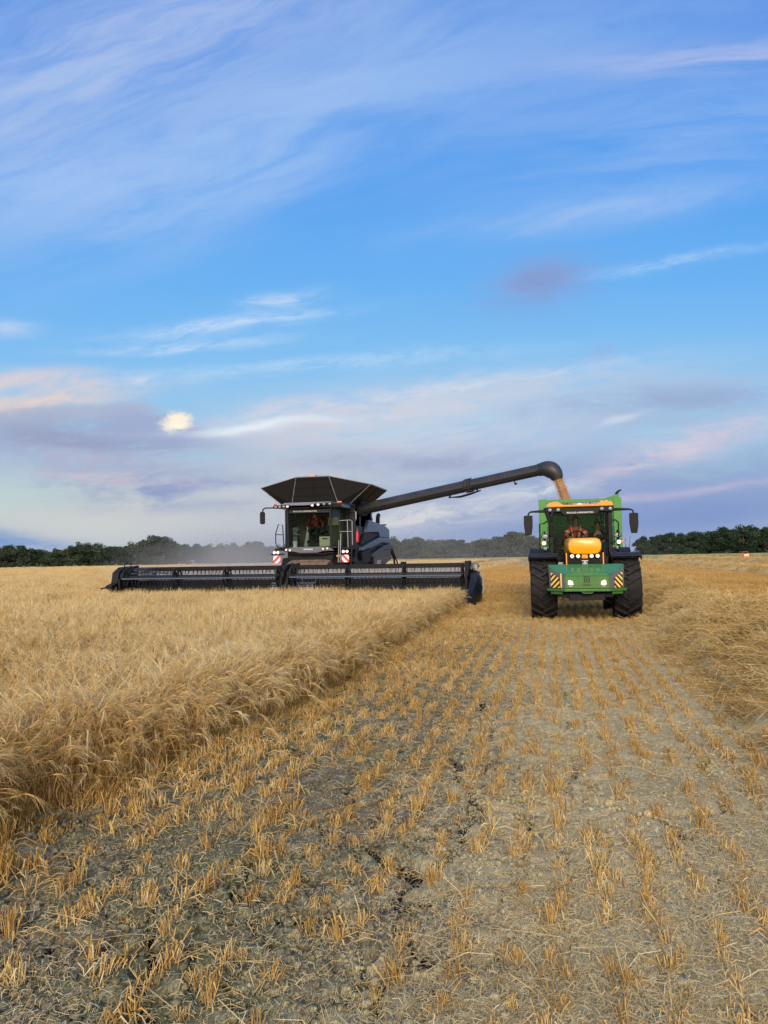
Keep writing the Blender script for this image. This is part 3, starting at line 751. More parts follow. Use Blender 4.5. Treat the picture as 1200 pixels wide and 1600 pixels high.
def stubble_points():
    P, Ro, S, I = [], [], [], []
    def put(x, y, s, idx, yaw=None):
        n = len(x); P.append(np.stack([x, y, ground_z(x, y) - 0.004], -1)); Ro.append(np.stack([rng.normal(0, 0.10, n), rng.normal(0, 0.10, n), rng.uniform(-0.5, 0.5, n) + math.pi * rng.integers(0, 2, n)], -1) if yaw is None else np.stack([np.zeros(n), np.zeros(n), yaw], -1)); S.append(s); I.append(idx)
    rows = np.arange(-16.2, 14, 0.225)
    for r in rows:
        y = np.arange(1.9, 34, 0.098); y = y + rng.uniform(-0.06, 0.06, len(y)); x = r + rng.normal(0, 0.028, len(y)) + 0.05 * (vnoise(y * 0.5, y * 0 + r * 3.3, 1) - 0.5)
        # drilling gaps and patches that were driven flat
        gap = vnoise(y * 1.9, y * 0 + r * 7.7, 3); g2 = fbm(x * 0.8, y * 0.6, 2, 5)
        k = (gap > 0.24 - 0.2 * sst(y, 6, 14)) & (rng.random(len(y)) < np.where(g2 > 0.62, 0.60, 0.86) + 0.2 * sst(y, 6, 14)) & ~standing(x, y) & (x > -2.95 - 0.3) & in_view(x, y) & (np.abs(x - SW_X) > 0.55)
        x, y = x[k], y[k]
        s = np.clip(rng.normal(0.92, 0.16, len(x)), 0.5, 1.35) * (1 + 0.30 * sst(-x, 1.0, 2.6))
        flat = rng.random(len(x)) < np.where(np.abs(np.abs(x - 0.9) - 1.05) < 0.28, 0.45, 0.12)
        put(x, y, s, np.where(flat, 9 + rng.integers(0, 4, len(x)), rng.integers(0, 9, len(x))))
    # thicker growth missed along the foot of the crop
    n = 520; y = 2 + 22 * rng.random(n) ** 1.4; x = edge_x(y) + np.abs(rng.normal(0.05, 0.28, n)); k = in_view(x, y); x, y = x[k], y[k]
    put(x, y, np.clip(rng.normal(1.05, 0.2, len(x)), 0.6, 1.5), rng.integers(0, 9, len(x)))
    # farther rows: patches of four rows
    for x0, x1, y0, y1, dx, dy in ((-16, 40, 33, 75, 1.0, 1.0), (-30, 60, 75, 130, 1.6, 2.0), (3.8, 24, 14, 34, 1.0, 1.0)):
        gx, gy = np.meshgrid(np.arange(x0, x1, dx), np.arange(y0, y1, dy)); x, y = gx.ravel() + rng.uniform(-0.04, 0.04, gx.size), gy.ravel() + rng.uniform(-0.3, 0.3, gx.size)
        k = ~standing(x, y) & in_view(x, y); x, y = x[k], y[k]
        put(x, y, np.full(len(x), 1.0 if dx < 1.5 else 1.25), 13 + rng.integers(0, 4, len(x)), rng.normal(0, 0.03, len(x)))
    return np.concatenate(P), np.concatenate(Ro), np.concatenate(S), np.concatenate(I)
stub = scatter('stubble', st_v, *stubble_points())
tag(stub, 'short cut golden stubble standing in drill rows on the soil', 'stubble', kind='stuff')

# ---- loose straw and chaff lying flat
def litter(n, w, l0, l1, thick, curl, zmax, mat, name, heads=0):
    B = Blades()
    for _ in range(n):
        a = rng.uniform(0, 6.28); L = rng.uniform(l0, l1); p = np.array([rng.uniform(-w, w), rng.uniform(-w, w), 0.006 + rng.random() * zmax]); hd = np.array([math.cos(a), math.sin(a), 0]); sd = np.array([-hd[1], hd[0], 0]); c = rng.normal(0, curl) * L
        P = [p - hd * L / 2 + [0, 0, rng.normal(0, zmax * 0.4)], p + sd * c + [0, 0, abs(rng.normal(0, zmax * 0.5))], p + hd * L / 2 + [0, 0, rng.normal(0, zmax * 0.4)]]
        B.ribbon(P, np.array([thick, thick, thick * 0.7]) * rng.uniform(0.6, 1.2), np.clip(rng.normal(0.55, 0.28), 0, 1), np.array([sd[0], sd[1], rng.normal(0, 0.4)]))
    for _ in range(heads):
        a = rng.uniform(0, 6.28); p = np.array([rng.uniform(-w, w), rng.uniform(-w, w), 0.015])
        for _ in range(9):
            b = a + rng.normal(0, 0.22); L = rng.uniform(0.06, 0.12); B.ribbon([p, p + np.array([math.cos(b), math.sin(b), 0.05]) * L], np.array([0.0012, 0.0004]), 0.95)
    return B.mesh(name, mat)
lit_v = [litter(60, 0.22, 0.010, 0.055, 0.0012, 0.16, 0.010, MS['pale'], 'chaff') for _ in range(5)]
lit_v += [litter(7, 0.25, 0.08, 0.30, 0.0017, 0.16, 0.03, MS['straw'], 'straws', heads=1 if i == 0 else 0) for i in range(5)]
def litter_points():
    n = 12500; y = 2.0 + 20 * rng.random(n) ** 1.8; x = rng.uniform(-3.4, 4.0, n) * np.clip(0.6 + y * 0.05, 0, 1) 
    k = in_view(x, y) & (x > edge_x(y) - 0.1) & (rng.random(n) < 0.36 + 0.64 * chaffness(x, y)); x, y = x[k], y[k]
    idx = np.where(rng.random(len(x)) < 0.85 + 0.04 * chaffness(x, y), rng.integers(0, 5, len(x)), 5 + rng.integers(0, 5, len(x)))
    z = ground_z(x, y) + 0.004; k = (z > -0.03) | (rng.random(len(z)) < 0.25); x, y, z, idx = x[k], y[k], z[k], idx[k]
    return np.stack([x, y, z], -1), np.stack([rng.normal(0, 0.04, len(x)), rng.normal(0, 0.04, len(x)), rng.uniform(0, 6.28, len(x))], -1), rng.uniform(0.8, 1.25, len(x)), idx
lo = scatter('loose_straw', lit_v, *litter_points())
tag(lo, 'thin loose straws and chaff lying flat over the soil between stubble rows', 'straw', kind='stuff')

# ---- crumbs and small clods of dry soil
def crumbs(n, w, r0, r1, seed):
    r = np.random.default_rng(seed); vs = []; fs = []
    for _ in range(n):
        c = np.array([r.uniform(-w, w), r.uniform(-w, w), 0.0]); R_ = r0 + (r1 - r0) * r.random() ** 3; k = 6; b = len(vs)
        for zz, q in ((-0.35, 0.9), (0.25, 1.0), (0.75, 0.55)):
            for j in range(k):
                a = 2 * math.pi * (j + 0.5 * (zz > 0)) / k; m_ = R_ * q * r.uniform(0.7, 1.25); vs.append(c + [m_ * math.cos(a), m_ * math.sin(a), R_ * zz * r.uniform(0.7, 1.1)])
        for i in range(2):
            for j in range(k): fs.append((b + i * k + j, b + i * k + (j + 1) % k, b + (i + 1) * k + (j + 1) % k, b + (i + 1) * k + j))
        fs += [(b + 12, b + 13, b + 14, b + 15), (b + 12, b + 15, b + 16, b + 17)]
    me = bpy.data.meshes.new('soil_crumbs'); set_mesh(me, np.array(vs), np.array(fs)); me.materials.append(ground.data.materials[0]); return me
cr_v = [crumbs(34, 0.22, 0.003, 0.020, 300 + i) for i in range(5)] + [crumbs(5, 0.22, 0.015, 0.042, 320)]
n = 5200; y = 2.0 + 15 * rng.random(n) ** 1.7; x = rng.uniform(-4.2, 3.2, n); k = in_view(x, y) & (x > edge_x(y) - 0.2) & (rng.random(n) < 1.0 - 0.72 * chaffness(x, y)); x, y = x[k], y[k]
cr = scatter('soil_crumbs', cr_v, np.stack([x, y, ground_z(x, y) + 0.001], -1), np.stack([0 * x, 0 * x, rng.uniform(0, 6.28, len(x))], -1), rng.uniform(0.7, 1.2, len(x)), np.where(rng.random(len(x)) < 0.93, rng.integers(0, 5, len(x)), 5))
tag(cr, 'crumbs and small clods of dry soil lying between the stubble rows', 'soil', kind='stuff')

# ---- straw swaths left by the earlier passes
def heap(n, r, l0, l1, name):
    B = Blades()
    for _ in range(n):
        a = rng.uniform(0, 6.28); el = rng.normal(0, 0.32); L = rng.uniform(l0, l1); d = np.array([math.cos(a) * math.cos(el), math.sin(a) * math.cos(el), math.sin(el)])
        p = np.array([rng.normal(0, r * 0.5), rng.normal(0, r * 0.5), rng.uniform(-0.04, 0.07)]); b = rng.normal(0, 0.12, 3) * L; P = [p - d * L / 2, p - d * L * 0.1 + b, p + d * L / 2]
        B.prism3(P, np.array([0.0023, 0.0026, 0.002]) * (1.0 if l1 < 0.5 else 1.3), np.clip(rng.normal(0.52, 0.26), 0, 1))
    return B.mesh(name, MS['straw'])
hp_v = [heap(42, 0.22, 0.12, 0.42, 'straw_tangle') for _ in range(6)]
def swath(name, cx0, y0, y1, half, ht, dens, label, sc_=1.0, drift=0.0):
    CX = lambda y: cx0 + drift * (y - 9)
    cx = cx0
    def prof(x, y):
        cx = CX(y)
        w = half * (0.82 + 0.4 * vnoise(y * 0.5, y * 0 + cx, 3)); q = np.clip(1 - ((x - cx - 0.3 * (vnoise(y * 0.35, y * 0 + 9, 2) - 0.5)) / w) ** 2, 0, 1)
        return ht * q ** 0.75 * (0.35 + 1.0 * fbm(x * 1.6, y * 1.3, 3, 4)) - 0.012
    bx = np.linspace(cx - half * 1.3, cx + half * 1.3, 28); step = 0.16 if y0 < 10 else 0.5
    by = np.arange(y0, y1, step); X, Y = np.meshgrid(bx, by); X = X + (CX(Y) - cx0); Z = prof(X, Y) + 0.05 * (fbm(X * 4, Y * 4, 2, 6) - 0.5) * (prof(X, Y) > 0.03); nx = len(bx); i = np.arange(nx - 1)[None, :] + nx * np.arange(len(by) - 1)[:, None]
    q = np.stack([i, i + 1, i + nx + 1, i + nx], -1).reshape(-1, 4)
    n = int(dens * (y1 - y0) * half * 2); y = y0 + (y1 - y0) * rng.random(n) ** 1.5; x = CX(y) + np.clip(rng.normal(0, half * 0.55, n), -1.15 * half, 1.4 * half); k = in_view(x, y, 0.2); x, y = x[k], y[k]
    z = np.maximum(prof(x, y), ground_z(x, y)) + 0.015; s = rng.uniform(0.75, 1.25, len(x)) * sc_
    o = scatter(name, hp_v, np.stack([x, y, z], -1), np.stack([rng.normal(0, 0.22, len(x)), rng.normal(0, 0.22, len(x)), rng.uniform(0, 6.28, len(x))], -1), s, rng.integers(0, 6, len(x)),
                base=(np.stack([X, Y, Z], -1).reshape(-1, 3).astype(np.float32), q, MS['straw'], np.clip((0.42 if y0 < 10 else 0.5) + 0.5 * rng.random(X.size), 0, 1)))
    tag(o, label, 'straw swath', kind='stuff')
swath('straw_swath', SW_X + 0.22, 4.0, 110, 1.2, 0.70, 52, 'long loose golden straw swath heaped right beside the stubble lane', 1.0, 0.022)
swath('straw_swath', SW_X + 12.6, 30, 200, 1.1, 0.45, 5, 'second straw swath as a pale band across the stubble on the right', 1.8)
swath('straw_swath', SW_X + 25.2, 60, 215, 1.1, 0.5, 4, 'far straw swath below the tree belt at the right edge', 2.4)
swath('straw_swath', COMB_X + 0.1, 40, 215, 1.0, 0.45, 2, 'fresh straw swath lying on the cut field behind the combine', 2.0)

# cut barley riding in on the header's belts under the reel
nb_ = 620; xb_ = np.where(rng.random(nb_) < 0.62, rng.uniform(COMB_X - 6.5, COMB_X - 1.0, nb_), rng.uniform(COMB_X + 1.0, COMB_X + 6.4, nb_)); yb_ = HEAD_Y + rng.uniform(0.3, 1.12, nb_)
zb_ = 0.30 + rng.random(nb_) * (0.10 + 0.30 * vnoise(xb_ * 0.8, xb_ * 0, 5))
cc_ = scatter('cut_crop', hp_v, np.stack([xb_, yb_, zb_], -1), np.stack([rng.normal(0, 0.2, nb_), rng.normal(0, 0.2, nb_), rng.uniform(0, 6.28, nb_)], -1), rng.uniform(0.5, 0.85, nb_), rng.integers(0, 6, nb_))
tag(cc_, 'freshly cut golden barley lying on the header belts beneath the reel', 'cut crop', kind='stuff')

# a few long single straws lie across the near stubble
def long_straw(pts, r, label, head=False):
    pts = [(x, y, float(ground_z(np.array([x]), np.array([y]))[0]) + z) for x, y, z in pts]
    b = MB(); b.tube(pts, [r] * (len(pts) - 1) + [r * 0.6], 6)
    o = b.build('straw_stalk', MS['straw'], smooth=True); tag(o, label, 'straw', 'single straws on the near ground')
def gxy(px, py):
    d = CM @ Vector(((px - 600) / 1200, (800 - py) / 1200, -1)); k = -EYE / d.z; return d.x * k, d.y * k
for pa, pb, pc, r, lab in (((784, 1392), (840, 1440), (892, 1502), 0.0042, 'long bent straw lying diagonally right of centre in the near stubble'),
                           ((892, 1502), (868, 1516), (842, 1530), 0.0035, 'short pale straw touching the lower end of the long bent straw'),
                           ((315, 1576), (350, 1545), (398, 1516), 0.0045, 'stout pale straw lying on dark soil near the bottom left'),
                           ((150, 1298), (200, 1294), (245, 1308), 0.004, 'long yellow straw among stubble below the left edge of the barley'),
                           ((500, 1276), (560, 1270), (604, 1277), 0.0035, 'pale straw across a bare patch left of the middle')):
    P = [gxy(*q) for q in (pa, pb, pc)]
    long_straw([(P[0][0], P[0][1], 0.02), (P[1][0], P[1][1], 0.045), (P[2][0], P[2][1], 0.015)], r, lab)

# ------------------------------------------------------------------ tyres
def tyre_wheel(parent, x, y, rad, wid, rim_r, lugs=19, sgn=1, rim_mat=None, name='wheel'):
    """part 'wheel' with sub-parts tyre and rim; chevrons point down at the front"""
    h = wid / 2; t = MB()
    prof = [(-h * 0.80, rim_r), (-h * 0.98, rim_r + (rad - rim_r) * 0.35), (-h, rad * 0.86), (-h * 0.86, rad * 0.915), (0, rad * 0.93), (h * 0.86, rad * 0.915), (h, rad * 0.86), (h * 0.98, rim_r + (rad - rim_r) * 0.35), (h * 0.80, rim_r)]
    t.lathe(prof, (0, 0, 0), 'x', 48)
    for k in range(lugs):
        for sd in (-1, 1):
            th0 = 2 * math.pi * (k + (0.5 if sd > 0 else 0)) / lugs; xs_ = [-0.02 * sd, 0.30 * h * sd, 0.68 * h * sd, 1.0 * h * sd, 1.01 * h * sd]
            dth = [0.0, 0.10, 0.225, 0.30, 0.32]; top = [rad, rad * 1.0, rad * 0.995, rad * 0.968, rad * 0.90]; bot = [rad * 0.90] * 3 + [rad * 0.87, rad * 0.82]
            wd = [0.038, 0.036, 0.036, 0.042, 0.042]
            vs = []
            for X, dt, tp, bt, w in zip(xs_, dth, top, bot, wd):
                for r_, a in ((bt, -w * 1.25), (bt, w * 1.25), (tp, w * 0.85), (tp, -w * 0.85)):
                    th = th0 + dt + a; vs.append((X, -r_ * math.cos(th), r_ * math.sin(th)))
            fs = [(0, 1, 2, 3), (16, 19, 18, 17)]
            for i in range(4):
                for j in range(4): fs.append((i * 4 + j, i * 4 + (j + 1) % 4, (i + 1) * 4 + (j + 1) % 4, (i + 1) * 4 + j))
            t.add(vs, fs)
    rm = MB(); rm.lathe([(-h * 0.78, rim_r), (-h * 0.80, rim_r * 1.04), (-h * 0.70, rim_r * 0.92), (-h * 0.2, rim_r * 0.80), (-h * 0.2, 0.0)], (0, 0, 0), 'x', 32)
    rm.lathe([(h * 0.78, rim_r), (h * 0.80, rim_r * 1.04), (h * 0.70, rim_r * 0.92), (h * 0.2, rim_r * 0.80), (h * 0.2, 0.0)], (0, 0, 0), 'x', 32)
    rm.lathe([(-h * 0.45, 0.0), (-h * 0.45, rim_r * 0.35), (h * 0.45, rim_r * 0.35), (h * 0.45, 0.0)], (0, 0, 0), 'x', 16)
    for k in range(8):
        a = 2 * math.pi * k / 8
        for s_ in (-1, 1): rm.lathe([(s_ * h * 0.2, rim_r * 0.05), (s_ * h * 0.28, rim_r * 0.05), (s_ * h * 0.28, 0)], (0, rim_r * 0.55 * math.cos(a), rim_r * 0.55 * math.sin(a)), 'x', 6)
    w = rm.build(name, rim_mat or M['grey'], parent, smooth=True, loc=(x, y, rad - 0.025))
    t.build('tyre', M['rubber'], w, smooth=False)
    return w
def lamp(parent, name, p, r, mat, depth=0.06, body=None, flat=1.0, face=(0, -1, 0)):
    b = MB(); b.lathe([(0.0, r * 1.22), (-depth * 0.4, r * 1.25), (-depth * 0.5, r * 1.02), (-depth * 0.42, r * 1.0)], (0, 0, 0), 'y', 18)
    b.lathe([(0.0, r * 1.22), (depth, r * 0.7), (depth, 0)], (0, 0, 0), 'y', 18)
    o = b.build(name, body or M['black'], parent, smooth=True, loc=p); o.scale = (1, 1, flat)
    l = MB(); l.lathe([(-depth * 0.40, r * 1.0), (-depth * 0.52, r * 0.8), (-depth * 0.58, r * 0.4), (-depth * 0.6, 0.0)], (0, 0, 0), 'y', 18)
    l.build('lens', mat, o, smooth=True)
    return o
def rbox(parent, name, mat, x0, x1, y0, y1, z0, z1, bevel=0.02):
    b = MB(); b.box(x0, x1, y0, y1, z0, z1); return b.build(name, mat, parent, bevel=bevel)

# ------------------------------------------------------------------ TRACTOR (front axle centre on the ground at the root)
TR = empty('tractor', (0.80, 21.0, 0), R(0.2))
tag(TR, 'green tractor with orange bonnet and roof and a green front weight box facing the camera', 'tractor')
def build_tractor(T):
    # chassis
    b = MB(); b.box(-0.42, 0.42, -0.7, 4.2, 0.62, 1.0); b.box(-0.8, 0.8, -0.16, 0.16, 0.62, 0.86); b.box(-0.85, 0.85, 2.9, 3.3, 0.58, 0.9); b.box(-0.32, 0.32, -1.0, -0.6, 0.66, 1.0)
    b.tube([(-0.75, -0.2, 0.72), (0.75, -0.2, 0.72)], 0.05, 8); b.tube([(-0.5, 0.0, 0.62), (0.5, 0, 0.62)], 0.09, 8)
    b.build('chassis', M['black'], T, bevel=0.02)
    for sx in (-1, 1):
        tyre_wheel(T, sx * 1.05, 0, 0.80, 0.66, 0.44, rim_mat=M['orange'])
        tyre_wheel(T, sx * 1.02, 3.1, 0.86, 0.68, 0.46, rim_mat=M['orange'])
        # mudguards follow the tyre
        for (yc, rr, nm, zz, hw, x0) in ((0.0, 0.875, 'front_fender', 0.80, 0.35, 1.05), (3.1, 0.97, 'rear_fender', 0.86, 0.40, 1.03)):
            g = MB(); n = 12; a0, a1 = (R(62), R(150)) if yc == 0 else (R(20), R(160))
            for i in range(n):
                t0 = a0 + (a1 - a0) * i / n; t1 = a0 + (a1 - a0) * (i + 1) / n
                q = []
                for t_ in (t0, t1):
                    for (r_, hx) in ((rr, hw), (rr + 0.045, hw), (rr + 0.045, -hw), (rr, -hw)):
                        q.append((sx * x0 + hx, yc - r_ * math.cos(t_), zz + r_ * math.sin(t_)))
                g.add(q, [(0, 1, 5, 4), (1, 2, 6, 5), (2, 3, 7, 6), (3, 0, 4, 7)])
                for hx in (hw, -hw - 0.03):     # side lips
                    p0, p1 = [(sx * x0 + hx, yc - (rr - 0.06) * math.cos(t_), zz + (rr - 0.06) * math.sin(t_)) for t_ in (t0, t1)]
                    p2, p3 = [(sx * x0 + hx, yc - (rr + 0.045) * math.cos(t_), zz + (rr + 0.045) * math.sin(t_)) for t_ in (t1, t0)]
                    w_ = Vector((0.03, 0, 0)); g.hexa([p0, tuple(Vector(p0) + w_), tuple(Vector(p1) + w_), p1, p3, tuple(Vector(p3) + w_), tuple(Vector(p2) + w_), p2])
            g.build(nm, M['fender'], T, smooth=True)
    # bonnet: rounded orange nose, dark flanks below
    def oct_(hw, zt, zb, c1, c2): return [(-hw, zb + c2), (-hw + c2 * 0.35, zb + c2 * 0.35), (-hw + c2, zb), (hw - c2, zb), (hw - c2 * 0.35, zb + c2 * 0.35), (hw, zb + c2), (hw, zt - c1), (hw - c1 * 0.30, zt - c1 * 0.30), (hw - c1, zt), (-hw + c1, zt), (-hw + c1 * 0.30, zt - c1 * 0.30), (-hw, zt - c1)]
    rings = [(-0.865, 0.385, 2.05, 1.72, 0.115, 0.115), (-0.845, 0.425, 2.075, 1.695, 0.13, 0.13), (-0.78, 0.448, 2.092, 1.685, 0.135, 0.13), (-0.6, 0.455, 2.10, 1.68, 0.13, 0.11), (0.2, 0.47, 2.12, 1.68, 0.12, 0.08), (1.35, 0.50, 2.14, 1.66, 0.12, 0.06)]
    b = MB(); vs = []; fs = []
    for (y, hw, zt, zb, c1, c2) in rings: vs += [(x, y, z) for x, z in oct_(hw, zt, zb, c1, c2)]
    for i in range(len(rings) - 1): fs += [(i * 12 + j, i * 12 + (j + 1) % 12, (i + 1) * 12 + (j + 1) % 12, (i + 1) * 12 + j) for j in range(12)]
    fs += [tuple(range(12)), tuple(60 + j for j in range(12))]
    b.add(vs, fs); bn = b.build('bonnet', M['orange'], T, smooth=True)
    b = MB(); b.box(-0.43, 0.43, -0.72, 1.35, 1.02, 1.69)
    for k in range(11): b.box(-0.38, 0.38, -0.745, -0.722, 1.06 + k * 0.045, 1.085 + k * 0.045)
    b.build('grille', M['black'], T, bevel=0.01)
    for sx in (-1, 1): rbox(T, 'bonnet_trim', M['roofor'], sx * 0.455 - 0.016, sx * 0.455 + 0.016, -0.76, -0.70, 1.04, 1.72, 0.006)
    rbox(T, 'badge', M['roofor'], -0.075, 0.075, -0.80, -0.765, 1.575, 1.685, 0.01)
    b = MB(); b.box(-0.02, 0.02, -0.79, -0.75, 1.40, 1.53); b.box(-0.08, 0.08, -0.785, -0.755, 1.50, 1.53); b.box(-0.06, -0.03, -0.785, -0.755, 1.38, 1.47); b.box(0.03, 0.06, -0.785, -0.755, 1.38, 1.47)
    b.build('emblem', M['silver'], T, bevel=0.004)
    for x in (-0.315, -0.165, 0.165, 0.315): lamp(T, 'headlight', (x, -0.78, 1.635), 0.052, M['warmlit'])
    # front weight box
    gb = MB(); K = 0.95
    pf = [(-0.55, -1.52), (0.55, -1.52), (0.95, -1.12), (0.95, -0.82), (-0.95, -0.82), (-0.95, -1.12)]
    gb.prism(pf, 'z', 0.84, 1.175)
    box = gb.build('weight_box', M['green'], T, bevel=0.015)
    b = MB()     # curved deep-green lid rising to the back corners
    L_ = [(-0.97, -1.04, 1.415), (-0.84, -1.16, 1.31), (-0.70, -1.30, 1.235), (-0.52, -1.535, 1.19), (0.52, -1.535, 1.19), (0.70, -1.30, 1.235), (0.84, -1.16, 1.31), (0.97, -1.04, 1.415)]
    back = [(-0.97, -0.84, 1.43), (0.97, -0.84, 1.43)]
    low = [(x * 0.985, y + 0.012, z - 0.045) for x, y, z in L_] + [(x * 0.985, y, 1.16) for x, y, z in back]
    vs = L_ + back + low
    # top skin (fan between front edge and a rear ridge), skirt and base
    mid = [(x * 1.0, -0.84, 1.43) for x, y, z in L_]
    b.add(L_ + mid, [(i, i + 1, 8 + i + 1, 8 + i) for i in range(7)])
    b.add(L_ + [(x, y + 0.006, z - 0.05) for x, y, z in L_], [(i, 8 + i, 8 + i + 1, i + 1) for i in range(7)])
    b.add([(-0.97, -0.84, 1.43), (0.97, -0.84, 1.43), (0.95, -0.84, 1.17), (-0.95, -0.84, 1.17)], [(0, 1, 2, 3)])
    b.add([(x, y + 0.006, z - 0.05) for x, y, z in L_] + [(x, -0.83, 1.165) for x, y, z in L_], [(i, 8 + i, 8 + i + 1, i + 1) for i in range(7)])
    b.build('lid', M['greend'], box, bevel=0.006)
    for sx in (-1, 1):   # dark corner panels under the lid
        b = MB(); b.hexa([(sx * 0.565, -1.515, 0.845), (sx * 0.945, -1.135, 0.845), (sx * 0.935, -1.125, 0.845), (sx * 0.555, -1.505, 0.845), (sx * 0.565, -1.515, 1.17), (sx * 0.955, -1.135, 1.35), (sx * 0.935, -1.115, 1.35), (sx * 0.555, -1.505, 1.17)])
        b.build('corner_panel', M['grey'], box)
    for sx, nm in ((-1, 'hazard_board'), (1, 'hazard_board')):
        # board lies on the corner panel; local x along the panel
        mat = stripes('hazard_stripes_%s' % ('a' if sx < 0 else 'b'), (255, 208, 96), (28, 22, 20), 7.5, 0.75 * (1 if sx < 0 else -1), off=0.3)
        b = MB(); b.prism([(-0.145, -0.175), (0.145, -0.175), (0.145, 0.20 if sx < 0 else 0.045), (0.11, 0.20 if sx < 0 else 0.075), (-0.11, 0.075 if sx < 0 else 0.20), (-0.145, 0.045 if sx < 0 else 0.20)] if sx > 0 else
                          [(-0.145, -0.175), (0.145, -0.175), (0.145, 0.045), (0.11, 0.075), (-0.145, 0.21)], 'y', -0.008, 0.008) if sx < 0 else b.prism([(-0.145, -0.175), (0.145, -0.175), (0.145, 0.21), (-0.11, 0.075), (-0.145, 0.045)], 'y', -0.008, 0.008)
        o = b.build(nm, mat, box, loc=(sx * 0.80, -1.31, 1.035), rot=(0, 0, sx * R(45)))
    rbox(box, 'marker_strip', M['cream'], -0.665, -0.625, -1.448, -1.430, 0.86, 1.215, 0.004).data.materials[0] = stripes('marker_yellow', (246, 202, 92), (238, 190, 80), 3, 0)
    b = MB(); b.prism([(-0.56, -1.62), (0.56, -1.62), (1.02, -1.16), (1.02, -0.84), (-1.02, -0.84), (-1.02, -1.16)], 'z', 0.775, 0.838)
    for sx in (-1, 1): b.prism([(sx * 0.92, -1.2), (sx * 0.62, -1.5), (sx * 0.66, -1.0)], 'z', 0.70, 0.772)
    b.build('step_flange', M['green'], box, bevel=0.012)
    b = MB(); b.box(-0.12, 0.12, -1.60, -1.40, 0.70, 0.772); b.box(-0.45, 0.45, -1.45, -0.9, 0.55, 0.71); b.box(-0.66, 0.66, -1.35, -1.0, 0.62, 0.74)
    b.build('hitch', M['black'], box, bevel=0.015)
    b = MB(); b.tube([(-0.14, -1.61, 0.765), (-0.10, -1.63, 0.735), (0.10, -1.63, 0.735), (0.14, -1.61, 0.765)], 0.015, 6); b.build('tow_loop', M['green'], box, smooth=True)
    for sx in (-1, 1):
        b = MB(); b.prism([(-0.065, -0.045), (0.065, -0.045), (0.05, 0.03), (-0.02 * 1, 0.065), (-0.06, 0.05)] if sx < 0 else [(-0.065, -0.045), (0.065, -0.045), (0.06, 0.05), (0.02, 0.065), (-0.05, 0.03)], 'y', -0.02, 0.02)
        b.build('work_light', M['lit'], box, loc=(sx * 0.41, -1.535, 0.985), bevel=0.006)
        rbox(box, 'light_plate', M['cream'], sx * 0.41 - 0.045, sx * 0.41 + 0.045, -1.53, -1.521, 0.895, 0.915, 0.003)
        b = MB(); b.lathe([(0, 0.026), (-0.01, 0.022), (-0.01, 0)], (sx * 0.22, -1.521, 1.10), 'y', 10); b.build('bolt', M['greend'], box)
    # logo on the weight box: a thick stem with an open B, two lines of small lettering too small to read
    dk = pmat('dark_green_print', (22, 48, 18), 0.5, var=0.05); lg = MB(); y0, y1 = -1.5285, -1.521
    ox, oz = 0.0, 1.065
    def st(x0, x1, z0, z1): lg.box(ox + x0, ox + x1, y0, y1, oz + z0, oz + z1)
    st(-0.075, -0.045, -0.075, 0.075); st(-0.0449, 0.055, 0.052, 0.075); st(0.0551, 0.08, 0.012, 0.062); st(0.010, 0.055, -0.012, 0.0118); st(0.0551, 0.08, -0.062, -0.0005); st(0.010, 0.0549, -0.075, -0.052); st(-0.018, 0.009, -0.075, 0.035)
    lg.build('logo', dk, box)
    for row, zz in ((0, 0.945), (1, 0.918)):
        lt = MB(); x = -0.10
        for k in range(9):
            w = [0.016, 0.012, 0.018, 0.014, 0.010, 0.018, 0.014, 0.012, 0.016][k]
            lt.box(x - 0.0085, x + w + 0.0001, y0 + 0.0035, y1, zz - 0.009, zz - 0.0065) if k else None; lt.box(x, x + w, y0 + 0.002, y1, zz - 0.009, zz + 0.009 - (0.006 if k % 3 == 1 else 0))
            x += w + 0.008
        lt.build('lettering', dk, box)
    box.scale = (0.95, 1, 1); bn.scale = (0.93, 1, 1)
    # mudguard and bonnet side clutter: air filter, pipes, ladder
    b = MB(); b.tube([(-0.62, 0.3, 0.95), (-0.62, 0.3, 1.55)], 0.10, 10); b.build('air_filter', M['black'], T, smooth=True)
    rbox(T, 'side_tank', M['black'], 0.52, 0.78, 0.75, 1.25, 0.95, 1.45); rbox(T, 'side_tank', M['black'], -0.80, -0.52, 0.75, 1.3, 0.95, 1.35)
    b = MB(); b.tube([(-0.5, -0.3, 1.0), (-0.58, 0.2, 1.25), (-0.55, 0.9, 1.30)], 0.03, 6); b.build('hose', M['black'], T, smooth=True); b = MB(); b.tube([(0.5, -0.3, 1.0), (0.56, 0.3, 1.35), (0.5, 1.0, 1.5)], 0.028, 6)
    b.build('hose', M['black'], T, smooth=True)
    b = MB(); b.box(-0.70, -0.50, -0.1, 0.1, 1.32, 1.36); b.box(-0.66, -0.53, -0.12, -0.09, 1.36, 1.48); b.tube([(-0.55, -0.2, 1.0), (-0.5, -0.6, 1.35)], 0.02, 6); b.build('bracket', M['steel'], T, bevel=0.006)
    # cab
    CF, CB = 1.45, 3.15          # front and back of the cab
    cab = MB(); zf, zr = 1.30, 2.98
    fr = [(-0.82, CF), (0.82, CF)]
    for sx in (-1, 1):
        cab.bar((sx * 0.80, CF + 0.05, zf), (sx * 0.83, CF - 0.10 + 0.22, zr), 0.11, 0.10)
        cab.bar((sx * 0.84, CB - 0.05, zf), (sx * 0.84, CB, zr), 0.10, 0.12)
        cab.bar((sx * 0.84, 2.2, zf), (sx * 0.84, 2.2, zr), 0.05, 0.07)
        cab.box(sx * 0.84 - 0.04, sx * 0.84 + 0.04, CF + 0.08, CB - 0.1, zf - 0.1, zf + 0.30)
